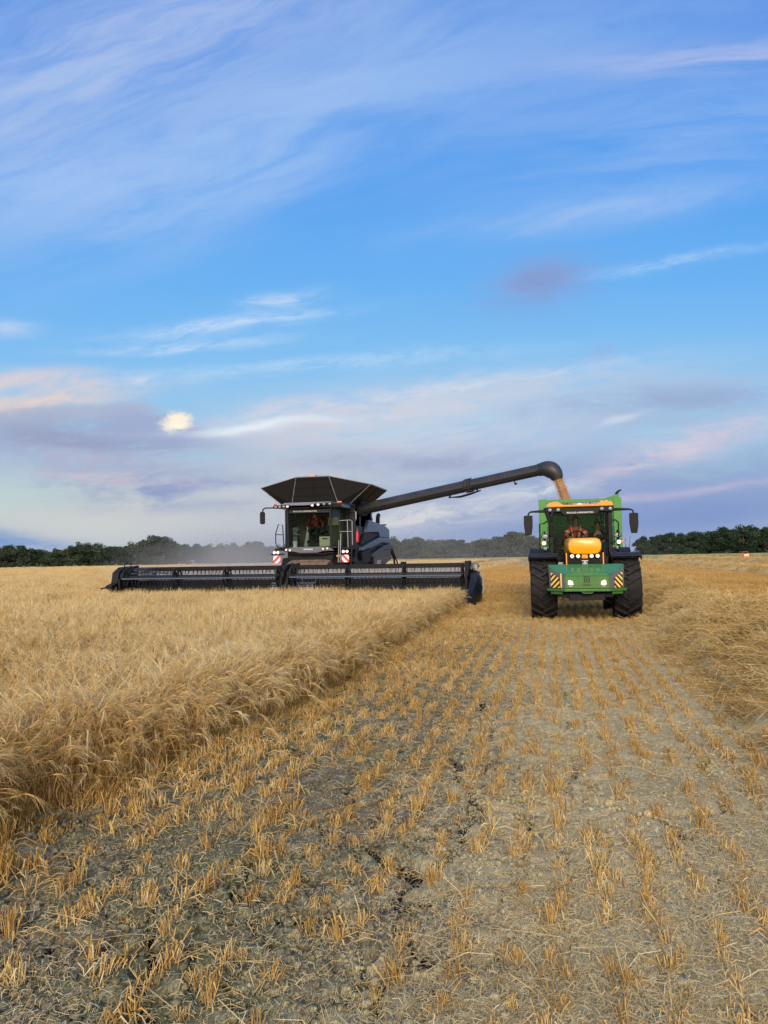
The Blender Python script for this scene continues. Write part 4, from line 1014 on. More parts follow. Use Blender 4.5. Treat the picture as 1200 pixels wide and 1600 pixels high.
    cab.box(-0.75, 0.75, CB - 0.06, CB, zf, zf + 0.55); cab.box(-0.82, 0.82, CF, CB, zf - 0.12, zf - 0.02)
    cab.box(-0.75, 0.75, CF + 0.05, CF + 0.35, zf, 1.62)      # dash scuttle
    cab.box(-0.76, 0.76, CF + 0.115, CF + 0.19, zr - 0.18, zr)
    cb = cab.build('cab', M['black'], T, bevel=0.015)
    def pane(nm, pts, th=0.008):
        g = MB(); g.plate(pts, th); return g.build(nm, M['glass' if nm == 'windscreen' else 'dglass'], cb)
    pane('windscreen', [(-0.745, CF + 0.05, 1.63), (0.745, CF + 0.05, 1.63), (0.77, CF + 0.11, zr - 0.19), (-0.77, CF + 0.11, zr - 0.19)])
    for sx in (-1, 1):
        pane('door_glass', [(sx * 0.825, CF + 0.13, zf + 0.32), (sx * 0.84, 2.15, zf + 0.32), (sx * 0.84, 2.15, zr - 0.04), (sx * 0.83, CF + 0.2, zr - 0.04)])
        pane('side_window', [(sx * 0.84, 2.25, zf + 0.32), (sx * 0.84, CB - 0.12, zf + 0.32), (sx * 0.84, CB - 0.1, zr - 0.04), (sx * 0.84, 2.25, zr - 0.04)])
    pane('rear_window', [(-0.77, CB - 0.03, zf + 0.57), (0.77, CB - 0.03, zf + 0.57), (0.77, CB - 0.01, zr - 0.04), (-0.77, CB - 0.01, zr - 0.04)])
    # roof
    rf = MB(); rf.prism([(-0.92, 3.03), (-0.90, 3.13), (-0.84, 3.165), (-0.56, 3.165), (-0.47, 3.09), (0.47, 3.09), (0.56, 3.165), (0.84, 3.165), (0.90, 3.13), (0.92, 3.03)], 'y', CF - 0.05, CB + 0.12)
    rf = rf.build('roof', M['roofor'], T, bevel=0.025)
    for x in (-0.72, -0.64, 0.62, 0.74):
        b = MB(); b.lathe([(3.165, 0.05), (3.19, 0.045), (3.20, 0)], (x, CF + 0.15, 0), 'z', 10); b.build('marker_lamp', M['amber'], rf, smooth=True)
    b = MB(); b.lathe([(3.09, 0.11), (3.12, 0.11), (3.165, 0.075), (3.185, 0)], (0.02, 2.2, 0), 'z', 16); b.build('aerial_dome', M['white'], rf, smooth=True)
    for x in (-0.34, 0.30): 
        b = MB(); b.box(x - 0.012, x + 0.012, CF + 0.1, CF + 0.13, 3.088, 3.15); b.build('aerial_stub', M['black'], rf)
    vz = MB(); vz.prism([(-0.90, 2.86), (-0.93, 2.93), (-0.93, 3.03), (-0.52, 3.03), (-0.46, 3.0), (0.46, 3.0), (0.52, 3.03), (0.93, 3.03), (0.93, 2.93), (0.90, 2.86), (0.55, 2.90), (0.45, 2.80), (-0.45, 2.80), (-0.55, 2.90)], 'y', CF - 0.02, CF + 0.10)
    vz = vz.build('visor', M['black'], T, bevel=0.012)
    text_mesh('lettering', 'PEACOCK & BINNINGTON', 0.062, M['white'], vz, (0.0, CF - 0.0245, 2.862), (R(90), 0, 0), 0.003, sx=0.98)
    for x in (-0.83, -0.60, 0.60, 0.83): lamp(T, 'roof_light', (x, CF - 0.03, 2.955), 0.055, M['lens'], flat=0.85)
    # mirrors on long arms
    for sx in (-1, 1):
        b = MB(); b.tube([(sx * 0.86, CF + 0.05, 2.93), (sx * 1.2, CF - 0.05, 2.92), (sx * 1.36, CF - 0.05, 2.915), (sx * 1.43, CF - 0.05, 2.88), (sx * 1.45, CF - 0.05, 2.78)], [0.05, 0.035, 0.026, 0.024, 0.024], 8)
        arm = b.build('mirror_arm', M['black'], T, smooth=True)
        b = MB(); b.prism([(-0.12, 0.24), (-0.105, 0.26), (0.105, 0.26), (0.12, 0.24), (0.12, -0.05), (0.085, -0.29), (0.06, -0.305), (-0.06, -0.305), (-0.085, -0.29), (-0.12, -0.05)], 'y', -0.07, 0.03)
        mr = b.build('mirror', M['black'], arm, bevel=0.015, loc=(sx * 1.45, CF - 0.05, 2.55), rot=(0, 0, -sx * R(8)))
    # left side: mirror bracket down from the roof corner
    b = MB(); b.bar((-0.96, CF + 0.05, 3.02), (-0.83, CF - 0.02, 2.62), 0.13, 0.10); b.bar((-0.83, CF - 0.02, 2.62), (-0.80, CF + 0.03, 2.2), 0.10, 0.08); b.build('mirror_bracket', M['black'], T, bevel=0.02)
    # lamp clusters by the front posts, hand rails
    for sx in (-1, 1):
        b = MB(); b.tube([(sx * 0.86, CF - 0.15, 2.62), (sx * 0.95, CF - 0.17, 2.62), (sx * 0.985, CF - 0.17, 2.58), (sx * (1.13 if sx < 0 else 1.02), CF - 0.17, 2.55), (sx * (1.13 if sx < 0 else 1.02), CF - 0.17, 1.68)], 0.022, 8)
        b.tube([(sx * 1.0, CF - 0.05, 2.35), (sx * 1.0, CF - 0.05, 1.66)], 0.03, 8); b.box(sx * 0.9 - 0.1, sx * 0.9 + 0.1, CF - 0.04, CF, 2.0, 2.04); b.box(sx * 0.9 - 0.1, sx * 0.9 + 0.1, CF - 0.04, CF, 1.7, 1.75)
        b.build('hand_rail', M['black'], T, smooth=True)
        lamp(T, 'spot_light', (sx * 0.99, CF - 0.14, 2.20), 0.085, M['lens'], flat=0.72)
        lamp(T, 'headlight', (sx * 1.02, CF - 0.16, 2.01), 0.058, M['lit'])
        lamp(T, 'spot_light', (sx * 0.99, CF - 0.14, 1.86), 0.055, M['lens'], flat=0.9)
        b = MB(); b.lathe([(0, 0.045), (sx * 0.03, 0.04), (sx * 0.05, 0.0)], (sx * 1.095, CF - 0.12, 2.02), 'x', 10); b.build('indicator', M['amber'], T, smooth=True)
        rbox(T, 'door_step', M['black'], sx * 0.62 - 0.15, sx * 0.62 + 0.15, 1.35, 1.75, 0.6, 0.66)
    # inside: seat, steering wheel, console
    b = MB(); b.box(-0.35, 0.17, 2.45, 2.95, 1.62, 1.80); b.box(-0.33, 0.15, 2.88, 3.02, 1.80, 2.42); b.build('seat', M['seat'], T, bevel=0.05)
    b = MB(); b.box(0.32, 0.70, 2.55, 2.90, 1.58, 1.74); b.box(0.32, 0.70, 2.86, 2.98, 1.74, 2.2); b.build('passenger_seat', M['seat'], T, bevel=0.04)
    b = MB(); b.tube([(-0.08, 1.86, 1.60), (-0.08, 2.02, 2.08)], 0.05, 8); b.box(-0.26, 0.12, 1.76, 1.90, 1.94, 2.10)
    sc_ = b.build('steering_column', M['grey'], T, bevel=0.01)
    b = MB(); c0 = Vector((-0.08, 2.06, 2.16)); ring = [c0 + Vector((0.215 * math.cos(a), -0.10 * math.sin(a), 0.19 * math.sin(a))) for a in np.linspace(0, 2 * math.pi, 29)]
    b.tube(ring, 0.020, 6, caps=False)
    for a in (R(90), R(210), R(330)): b.bar(c0, c0 + Vector((0.2 * math.cos(a), -0.09 * math.sin(a), 0.18 * math.sin(a))), 0.03, 0.02)
    b.ball(tuple(c0), 0.05, 8); b.build('steering_wheel', M['black'], T, smooth=True)
    b = MB(); b.box(-0.72, -0.55, 1.75, 2.3, 1.5, 1.95); b.box(-0.70, -0.52, 1.7, 1.75, 1.95, 2.2); b.build('console', M['black'], T, bevel=0.02)
build_tractor(TR)

# ------------------------------------------------------------------ GRAIN TRAILER
TL = empty('grain_trailer', (0.95, 27.0, 0), R(0.9))
tag(TL, 'tall green grain trailer hitched behind the tractor under the unloading spout', 'trailer')
def build_trailer(T):
    W, H, F, L = 1.30, 3.56, 1.42, 8.2
    b = MB()       # tub walls with thickness, outer ribs
    th = 0.06
    for sx in (-1, 1):
        x0, x1 = (W - th, W) if sx > 0 else (-W, -W + th)
        b.box(x0, x1, 0.14, L - 0.06, F, H - 0.12)
        for k in range(9): b.box(min(sx * W, sx * (W + 0.06)), max(sx * W, sx * (W + 0.06)), 0.5 + k * 0.9, 0.6 + k * 0.9, F, H - 0.14)
        b.box(min(sx * (W - 0.09), sx * (W + 0.07)), max(sx * (W - 0.09), sx * (W + 0.07)), 0.14, L, H - 0.119, H)
    b.box(-W + 0.1, W - 0.1, L - 0.058, L, F, H - 0.12); b.box(-W, W, 0.02, L, F - 0.1, F - 0.001)
    b.build('tub', M['tgreen'], T, bevel=0.012)
    b = MB()       # headboard: posts, rail, lower sheet
    for sx in (-1, 1): b.box(sx * (W - 0.06) - 0.13, sx * (W - 0.06) + 0.13, -0.04, 0.13, F - 0.05, H + 0.02)
    b.box(-W + 0.08, W - 0.08, -0.02, 0.10, H - 0.12, H); b.box(-W + 0.08, W - 0.08, 0.0, 0.09, F - 0.05, F + 0.55)
    b.box(-W + 0.08, W - 0.08, 0.01, 0.08, 2.62, 2.70)
    b.add([(W - 0.45, -0.01, H), (W, -0.01, H), (W, -0.01, H + 0.12), (W - 0.12, -0.01, H + 0.12), (W - 0.45, 0.09, H), (W, 0.09, H), (W, 0.09, H + 0.12), (W - 0.12, 0.09, H + 0.12)], [(0, 1, 2, 3), (7, 6, 5, 4), (0, 4, 5, 1), (1, 5, 6, 2), (2, 6, 7, 3), (3, 7, 4, 0)])
    b.add([(W - 0.12, -0.012, H), (W - 0.12, -0.012, H - 0.5), (W - 0.5, -0.012, H - 0.12), (W - 0.12, 0.09, H), (W - 0.12, 0.09, H - 0.5), (W - 0.5, 0.09, H - 0.12)], [(0, 2, 1), (3, 4, 5), (0, 1, 4, 3), (1, 2, 5, 4), (2, 0, 3, 5)])
    b.build('headboard', M['tgreen'], T, bevel=0.01)
    b = MB()
    for k in range(21): x = -W + 0.22 + k * 0.108; b.box(x - 0.008, x + 0.008, 0.04, 0.056, F + 0.56, H - 0.13)
    for k in range(6): z = 2.1 + k * 0.24; b.box(-W + 0.2, W - 0.2, 0.057, 0.070, z - 0.008, z + 0.008)
    b.build('mesh_grille', M['greend'], T)
    b = MB(); b.bar((W - 0.10, 0.04, H + 0.12), (W + 0.0, 0.02, H + 0.24), 0.09, 0.08); b.bar((W + 0.0, 0.02, H + 0.24), (W + 0.08, 0.0, H + 0.27), 0.08, 0.05); b.build('camera_bracket', M['black'], T, bevel=0.01)
    b = MB(); b.box(-0.55, -0.4, 0.2, L, F - 0.35, F - 0.11); b.box(0.4, 0.55, 0.2, L, F - 0.35, F - 0.11); b.bar((-0.48, 0.2, F - 0.25), (0, -1.7, 0.75), 0.14, 0.18); b.bar((0.48, 0.2, F - 0.25), (0, -1.7, 0.75), 0.14, 0.18)
    for y in (4.1, 5.7): b.tube([(-0.95, y, 0.68), (0.95, y, 0.68)], 0.08, 8)
    b.build('drawbar_frame', M['black'], T, bevel=0.015)
    for sx in (-1, 1):
        for y in (4.1, 5.7): tyre_wheel(T, sx * 1.02, y, 0.68, 0.56, 0.36, rim_mat=M['white'])
        rbox(T, 'mudguard', M['black'], sx * 1.02 - 0.3, sx * 1.02 + 0.3, 3.4, 6.4, F - 0.09 - 0.05, F - 0.101)
build_trailer(TL)
gh = MB()
nx_, ny_ = 18, 40; X_, Y_ = np.meshgrid(np.linspace(-1.22, 1.22, nx_), np.linspace(0.2, 8.1, ny_))
Z_ = 2.15 + 0.55 * np.exp(-((X_) ** 2 / 0.9 + (Y_ - 2.6) ** 2 / 3.0)) + 0.04 * (fbm(X_ * 3, Y_ * 3, 3, 2) - 0.5)
gh.add(np.stack([X_, Y_, Z_], -1).reshape(-1, 3).tolist(), [(j * nx_ + i, j * nx_ + i + 1, (j + 1) * nx_ + i + 1, (j + 1) * nx_ + i) for j in range(ny_ - 1) for i in range(nx_ - 1)])
def grain_mat():
    m, t, p, out = new_mat('barley_grain'); tc = t.n.new('ShaderNodeTexCoord')
    n = t.noise(tc.outputs['Object'], 90, 3, 0.7); n2 = t.noise(tc.outputs['Object'], 5, 3, 0.6)
    c = t.ramp(t.m('ADD', t.m('MULTIPLY', n, 0.7), t.m('MULTIPLY', n2, 0.3)), [(0.3, lin((120, 88, 58))), (0.5, lin((172, 130, 90))), (0.72, lin((206, 168, 124)))])
    t.l.new(c, p.inputs['Base Color']); p.inputs['Roughness'].default_value = 0.8
    b = t.n.new('ShaderNodeBump'); b.inputs['Strength'].default_value = 0.8; b.inputs['Distance'].default_value = 0.02; t.l.new(n, b.inputs['Height']); t.l.new(b.outputs[0], p.inputs['Normal'])
    return m
M['grain'] = grain_mat()
go_ = gh.build('grain_heap', M['grain'], smooth=True); go_.location = TL.location; go_.rotation_euler = TL.rotation_euler
tag(go_, 'heap of pale brown barley grain lying inside the green trailer', 'grain', kind='stuff')

# ------------------------------------------------------------------ COMBINE (header front centre on the ground at the root)
CO = empty('combine_harvester', (COMB_X, HEAD_Y, 0))
tag(CO, 'large black combine harvester with wide reel header and open grain bin flaps in the barley', 'combine harvester')
def build_combine(C):
    HW = 6.7
    # ---- header: back wall, floor, knife beam
    h = MB()
    h.box(-HW, HW, 1.25, 1.33, 0.25, 1.30); h.box(-HW, HW, 0.15, 1.25, 0.18, 0.24); h.box(-HW, HW, 1.15, 1.40, 1.301, 1.42); h.box(-HW, HW, 1.34, 1.5, 0.3, 0.55)
    for k in range(14):
        x = -HW + 0.5 + k * (2 * HW - 1) / 13; h.box(x - 0.04, x + 0.04, 1.331, 1.42, 0.56, 1.3)
    hd = h.build('header', M['blackp'], C, bevel=0.01)
    b = MB(); b.box(-HW + 0.15, HW - 0.15, 1.225, 1.247, 0.92, 1.29)
    b.build('back_sheet', pmat('worn_grey_sheet', (150, 150, 156), 0.45, 0.3, var=0.25, scale=2, dust=0.2), hd)
    b = MB(); b.box(-HW + 0.15, HW - 0.15, 1.19, 1.222, 0.34, 0.70); b.build('draper_guard', M['navy'], hd)
    b = MB(); b.box(-HW + 0.1, -0.9, 0.30, 1.18, 0.245, 0.275); b.box(0.9, HW - 0.1, 0.30, 1.18, 0.245, 0.275); b.build('draper_belt', M['rubber'], hd)
    b = MB(); b.box(-HW, HW, 0.02, 0.145, 0.19, 0.225)
    for k in range(176): x = -HW + 0.04 + k * 0.0762; b.add([(x - 0.022, 0.02, 0.20), (x + 0.022, 0.02, 0.20), (x, -0.10, 0.195), (x, 0.02, 0.23)], [(0, 1, 2), (0, 3, 1), (1, 3, 2), (2, 3, 0)])
    b.build('knife_bar', M['steel'], hd)
    b = MB()      # draped straw on the belts is swept to the middle; feed drum shows there
    b.lathe([(-0.85, 0.0), (-0.85, 0.26), (0.85, 0.26), (0.85, 0.0)], (0, 1.0, 0.55), 'x', 18)
    for k in range(28): a = k * 2.4; x = -0.8 + k * 0.06; b.bar((x, 1.0 - 0.26 * math.cos(a), 0.55 + 0.26 * math.sin(a)), (x, 1.0 - 0.36 * math.cos(a), 0.55 + 0.36 * math.sin(a)), 0.02)
    b.build('feed_drum', M['steel'], hd)
    # ---- two reels
    RC = Vector((0, 0.25, 1.06)); RR = 0.40; angs = [R(-8 + 60 * k) for k in range(6)]
    for (xa, xb) in ((-6.42, -0.30), (0.24, 6.42)):
        r = MB(); r.tube([(xa, RC.y, RC.z), (xb, RC.y, RC.z)], 0.085, 14)
        reel = r.build('reel', M['blackp'], hd, smooth=True)
        bats = MB(); tn = MB()
        for k, a in enumerate(angs):
            y, z = RC.y - RR * math.cos(a), RC.z + RR * math.sin(a)
            bats.tube([(xa, y, z), (xb, y, z)], 0.019, 8)
            n = int((xb - xa) / 0.15)
            for i in range(n):
                x = xa + 0.1 + i * (xb - xa - 0.2) / (n - 1); bx_ = random.gauss(0, 0.012); tn.tube([(x, y, z), (x + bx_, y - 0.015, z - 0.12), (x + 2.4 * bx_, y - 0.05 + random.gauss(0, 0.012), z - 0.235 + random.gauss(0, 0.012))], [0.016, 0.014, 0.009], 4)
            if k == 0: bats.box(xa, xb, y - 0.04, y - 0.018, z + 0.0, z + 0.045, 1)
        bats.build('reel_bat', [M['black'], M['bluesteel']], reel, smooth=True); tn.build('reel_tine', M['black'], reel).__setitem__('kind', 'stuff')
        # spider plates that carry the bats
        nsp = 4
        for i in range(nsp):
            x = xa + (xb - xa) * i / (nsp - 1); sp = MB()
            for k in range(6):
                a0, a1 = angs[k], angs[(k + 1) % 6]
                P0 = (RC.y - RR * math.cos(a0), RC.z + RR * math.sin(a0)); P1 = (RC.y - RR * math.cos(a1), RC.z + RR * math.sin(a1))
                sp.bar((x, RC.y, RC.z), (x, P0[0], P0[1]), 0.07, 0.05); sp.bar((x, P0[0], P0[1]), (x, P1[0], P1[1]), 0.05, 0.04)
            sp.lathe([(-0.05, 0.0), (-0.05, 0.16), (0.05, 0.16), (0.05, 0.0)], (x, RC.y, RC.z), 'x', 14)
            sp.build('reel_spider', M['black'], reel)
    # reel arms: two ends and the middle pair
    for x, w in ((-6.62, 0.12), (-0.14, 0.13), (0.10, 0.13), (6.58, 0.12)):
        b = MB(); b.prism([(1.30, 1.36), (1.30, 1.52), (0.6, 1.46), (0.10, 1.20), (0.10, 0.98), (0.35, 0.94), (0.7, 1.24)], 'x', x - w / 2, x + w / 2); b.tube([(x, 0.9, 0.85), (x, 0.45, 1.22)], 0.035, 8); b.box(x - w * 0.35, x + w * 0.35, -0.06, 0.3, 0.55, 1.02)
        b.build('reel_arm', M['black'], hd, bevel=0.015)
    b = MB(); b.box(-6.1, -5.55, 0.10, 0.55, 1.30, 1.40); b.box(-5.9, -5.4, 0.3, 0.62, 1.15, 1.24); b.tube([(-6.3, 0.3, 1.2), (-5.4, 0.35, 1.27), (-4.9, 0.6, 1.2)], 0.035, 8); b.build('reel_drive', M['slate'], hd, bevel=0.02)
    # ---- crop dividers
    b = MB(); b.prism([(1.45, 0.18), (1.45, 1.42), (1.2, 1.50), (0.5, 1.46), (0.12, 1.28), (-0.02, 0.86), (-0.38, 0.78), (-0.38, 0.70), (-0.05, 0.55), (0.0, 0.18)], 'x', -6.98, -6.72)
    b.box(-7.06, -6.98, 0.2, 1.3, 0.3, 1.25)
    b.tube([(-6.85, 1.25, 1.46), (-6.85, 1.15, 1.62), (-6.85, 0.8, 1.62), (-6.85, 0.7, 1.46)], 0.02, 6)
    b.bar((-6.9, -0.2, 0.72), (-7.12, -0.45, 0.68), 0.06); b.build('crop_divider', M['black'], hd, bevel=0.02)
    b = MB()      # right divider: curved blue-grey shield ending in a low toe
    sec = []
    for (y, z0, z1, xo) in ((1.55, 0.50, 1.02, 0.10), (1.25, 0.26, 1.16, 0.24), (0.85, 0.15, 1.18, 0.33), (0.35, 0.10, 1.06, 0.34), (-0.15, 0.07, 0.80, 0.28), (-0.6, 0.05, 0.50, 0.16), (-0.95, 0.05, 0.16, 0.03)):
        sec.append([(6.70, y, z0), (6.70 + xo, y, z0 + 0.04), (6.70 + xo * 1.15, y, (z0 + z1) / 2), (6.70 + xo * 0.8, y, z1 - 0.06), (6.70 + xo * 0.3, y, z1), (6.70, y, z1 - 0.01)])
    b.add([p for s_ in sec for p in s_], [(i * 6 + j, i * 6 + (j + 1) % 6, (i + 1) * 6 + (j + 1) % 6, (i + 1) * 6 + j) for i in range(6) for j in range(6)] + [tuple(range(5, -1, -1)), tuple(36 + j for j in range(6))])
    dv = b.build('crop_divider', M['blackp'], hd, smooth=True)
    b = MB()
    for k in range(4): z = 0.16 + k * 0.115; b.box(6.42, 6.69, -0.35 + 0.02 * k, -0.29 + 0.02 * k, z, z + 0.035)
    b.box(6.40, 6.44, -0.36, -0.26, 0.12, 0.62); b.build('divider_rack', M['grey'], dv)
    b = MB(); b.tube([(7.0, 0.5, 1.05), (7.09, 0.6, 0.85), (7.09, 0.5, 0.45), (6.98, 0.2, 0.25)], 0.025, 6); b.build('guard_rail', M['silver'], dv, smooth=True)
    b = MB()      # hydraulics on top
    b.box(6.62, 6.9, 0.7, 1.1, 1.22, 1.32); b.tube([(6.7, 0.8, 1.3), (6.78, 0.7, 1.42), (6.9, 0.75, 1.40), (6.95, 0.9, 1.30)], 0.028, 6); b.tube([(6.65, 0.6, 1.25), (6.72, 0.5, 1.36), (6.8, 0.6, 1.38)], 0.024, 6)
    b.ball((6.78, 0.65, 1.25), 0.06, 8); b.ball((6.70, 0.9, 1.36), 0.05, 8); b.build('hydraulic_hoses', M['steel'], hd, smooth=True)
    b = MB(); b.box(6.52, 6.66, 0.15, 0.30, 1.1, 1.52); b.build('end_marker', M['black'], hd, bevel=0.01)
    # ---- feeder house
    b = MB(); b.hexa([(-0.85, 1.45, 0.35), (0.85, 1.45, 0.35), (0.85, 4.6, 1.3), (-0.85, 4.6, 1.3), (-0.85, 1.45, 1.15), (0.85, 1.45, 1.15), (0.85, 4.4, 2.0), (-0.85, 4.4, 2.0)])
    b.box(-0.95, 0.95, 1.42, 1.62, 0.35, 1.28)
    for k in range(4): b.box(-0.7, 0.7, 2.2 + k * 0.4, 2.25 + k * 0.4, 1.34 + k * 0.115, 1.40 + k * 0.115)
    b.build('feeder_house', pmat('dusty_brown_steel', (92, 74, 62), 0.6, var=0.25, dust=0.5), C, bevel=0.02)
    # ---- body
    BW = 1.62; y0, y1 = 4.55, 11.6
    b = MB(); b.prism([(y0, 1.25), (y0, 3.78), (7.6, 3.78), (7.7, 3.1), (10.9, 2.95), (y1, 2.5), (y1, 1.55), (9.5, 1.2)], 'x', -BW + 0.12, BW - 0.12)
    bd = b.build('body', M['blackp'], C, bevel=0.03)
    def side(nm, poly, x0, x1, mat, sx):
        q = MB(); q.prism(poly, 'x', *((sx * x0, sx * x1) if sx > 0 else (sx * x1, sx * x0))); return q.build(nm, mat, bd, bevel=0.025)
    for sx in (-1, 1):
        side('hood_panel', [(5.9, 2.78), (6.3, 3.34), (9.6, 3.20), (10.6, 3.05), (10.7, 2.62), (8.5, 2.62), (8.3, 2.85)], BW - 0.119, BW + 0.04, M['slate'], sx)
        side('upper_blade', [(5.0, 2.12), (8.2, 2.60), (10.7, 2.60), (10.8, 2.36), (8.8, 2.38), (5.0, 1.98)], BW - 0.119, BW + 0.10, M['slate'], sx)
        side('lower_blade', [(6.8, 1.86), (9.0, 2.22), (10.9, 2.34), (10.9, 2.10), (9.0, 2.05), (6.8, 1.68)], BW - 0.119, BW + 0.12, M['navy'], sx)
        dp = side('side_door', [(7.0, 1.66), (9.0, 2.03), (10.8, 2.08), (10.8, 1.62), (9.2, 1.30), (8.6, 0.92), (7.3, 0.92)], BW - 0.119, BW + 0.06, M['navy'], sx)
        side('dark_vent', [(5.0, 2.2), (5.7, 2.72), (8.2, 2.80), (8.1, 2.66)], BW - 0.119, BW + 0.0, M['black'], sx)
        side('louvre', [(5.0, 1.92), (6.6, 2.1), (6.7, 1.5), (5.2, 1.45)], BW - 0.119, BW + 0.02, M['black'], sx)
        rr = MB(); xx = sx * (BW + 0.065)
        rr.box(xx - 0.004, xx + 0.004, 7.7, 8.5, 1.38, 1.56); rr.box(xx - 0.004, xx + 0.004, 7.5, 7.58, 1.0, 1.2); rr.bar((xx, 7.75, 1.02), (xx, 8.3, 1.26), 0.01, 0.05); rr.bar((xx, 8.0, 0.98), (xx, 8.5, 1.2), 0.01, 0.05)
        rr.build('decal', M['silver'], dp)
        lad = MB(); lad.tube([(sx * (BW - 0.1), 10.9, 2.3), (sx * (BW + 0.12), 11.3, 1.6), (sx * (BW + 0.12), 11.4, 1.1), (sx * (BW + 0.05), 11.8, 0.95)], 0.05, 6); lad.tube([(sx * (BW - 0.05), 11.2, 2.3), (sx * (BW + 0.2), 11.7, 1.4), (sx * (BW + 0.2), 11.8, 0.6)], 0.035, 6); lad.build('rear_strut', M['black'], bd, smooth=True)
    # tracks at the front, wheels behind
    for sx in (-1, 1):
        tk = MB(); ln = []
        for k in range(40):
            t_ = k / 40 * 2 * math.pi; c_, s_ = math.cos(t_), math.sin(t_)
            yy = 5.2 + 1.15 * (abs(c_) ** 0.75) * (1 if c_ > 0 else -1); zz = 0.75 + 0.75 * (abs(s_) ** 0.8) * (1 if s_ > 0 else -1); ln.append((yy, zz))
        n = len(ln); x0, x1 = sorted((sx * 1.02, sx * 1.70)); vs = []
        for (yy, zz) in ln: vs += [(x0, yy, zz), (x1, yy, zz), (x1, 5.2 + (yy - 5.2) * 0.93, 0.75 + (zz - 0.75) * 0.90), (x0, 5.2 + (yy - 5.2) * 0.93, 0.75 + (zz - 0.75) * 0.90)]
        fs = []
        for i in range(n):
            j = (i + 1) % n
            for k in range(4): fs.append((i * 4 + k, i * 4 + (k + 1) % 4, j * 4 + (k + 1) % 4, j * 4 + k))
        tk.add(vs, fs)
        for i, (yy, zz) in enumerate(ln):
            dy, dz = yy - 5.2, zz - 0.75; L_ = math.hypot(dy, dz); dy, dz = dy / L_, dz / L_
            tk.bar((x0 + 0.02, yy + dy * 0.02, zz + dz * 0.02), (x1 - 0.02, yy + dy * 0.02, zz + dz * 0.02), 0.07, 0.06, up=(0, dy, dz))
        trk = tk.build('track', M['rubber'], C)
        for (yy, zz, rr) in ((4.55, 0.62, 0.42), (5.2, 0.95, 0.48), (5.85, 0.62, 0.42)):
            w = MB(); w.lathe([(-0.30, 0.0), (-0.30, rr * 0.9), (-0.2, rr), (0.2, rr), (0.30, rr * 0.9), (0.30, 0.0)], (sx * 1.36, yy, zz), 'x', 22); w.build('track_roller', M['grey'], trk, smooth=True)
        tyre_wheel(C, sx * 1.25, 9.9, 0.72, 0.60, 0.38, rim_mat=M['grey'])
    for sx in (-1, 1):     # dark track skirts beside the feeder
        b = MB(); b.hexa([(sx * 1.0, 3.95, 0.9), (sx * 1.72, 3.95, 0.9), (sx * 1.72, 4.5, 0.9), (sx * 1.0, 4.5, 0.9), (sx * 0.95, 4.1, 1.72), (sx * 1.55, 4.1, 1.72), (sx * 1.55, 4.5, 1.72), (sx * 0.95, 4.5, 1.72)])
        b.build('track_skirt', M['black'], C, bevel=0.03)
    # ---- cab
    CY = 2.95; zb, zt = 2.16, 3.68
    pl = MB(); pl.box(-1.6, 1.6, CY + 0.35, 4.54, 2.02, 2.12); pl.box(1.16, 1.6, CY + 0.35, 3.9, 1.55, 1.6)
    pl.build('platform', M['black'], C, bevel=0.015)
    c = MB()
    for sx in (-1, 1):
        c.bar((sx * 0.90, CY + 0.03, zb - 0.02), (sx * 0.90, CY - 0.06, zt), 0.08, 0.07); c.bar((sx * 1.13, CY + 0.42, zb - 0.02), (sx * 1.13, CY + 0.42, zt), 0.07, 0.07); c.bar((sx * 1.12, 4.48, zb), (sx * 1.12, 4.48, zt), 0.12, 0.10)
    c.box(-1.1, 1.1, 4.42, 4.53, zb, zt); c.box(-1.12, 1.12, CY + 0.02, 4.50, zb - 0.08, zb - 0.001); c.box(-0.85, 0.85, CY - 0.05, CY + 0.02, zt - 0.18, zt - 0.02)
    cab = c.build('cab', M['blackp'], C, bevel=0.015)
    b = MB(); b.box(-1.0, 1.0, 4.395, 4.419, zb + 0.05, zt - 0.1); b.build('rear_lining', pmat('cab_lining', (84, 84, 68), 0.8), cab)
    b = MB(); b.box(0.36, 0.86, 4.35, 4.392, zt - 0.62, zt - 0.30); b.build('rear_blind', pmat('pale_yellow_blind', (218, 214, 150), 0.7), cab, bevel=0.01)
    def pane(nm, pts):
        g = MB(); g.plate(pts, 0.01); return g.build(nm, M['glass'], cab)
    ws = pane('windscreen', [(-0.86, CY + 0.01, zb + 0.02), (0.86, CY + 0.01, zb + 0.02), (0.86, CY - 0.07, zt - 0.19), (-0.86, CY - 0.07, zt - 0.19)])
    text_mesh('lettering', 'PEACOCK & BINNINGTON', 0.082, M['white'], cab, (-0.16, CY - 0.056, zt - 0.10), (R(90), 0, 0), 0.003, sx=1.0)
    for sx in (-1, 1):
        pane('corner_glass', [(sx * 0.945, CY + 0.06, zb + 0.02), (sx * 1.115, CY + 0.37, zb + 0.02), (sx * 1.115, CY + 0.37, zt - 0.03), (sx * 0.945, CY - 0.0, zt - 0.03)])
        pane('door_glass', [(sx * 1.135, CY + 0.47, zb + 0.02), (sx * 1.135, 4.41, zb + 0.02), (sx * 1.135, 4.41, zt - 0.03), (sx * 1.135, CY + 0.47, zt - 0.03)])
    # inside
    b = MB(); b.box(-0.30, 0.24, 3.75, 4.2, 2.62, 2.78); b.box(-0.28, 0.22, 4.14, 4.30, 2.78, 3.42); b.box(0.26, 0.46, 3.5, 4.1, 2.72, 2.84); b.box(0.30, 0.42, 3.5, 3.6, 2.84, 3.0); b.build('seat', M['seat'], cab, bevel=0.04)
    b = MB(); b.bar((-0.30, CY + 0.45, zb), (-0.22, CY + 0.62, 2.86), 0.13, 0.12); b.build('steering_column', pmat('pale_grey_trim', (170, 176, 170), 0.5), cab, bevel=0.02)
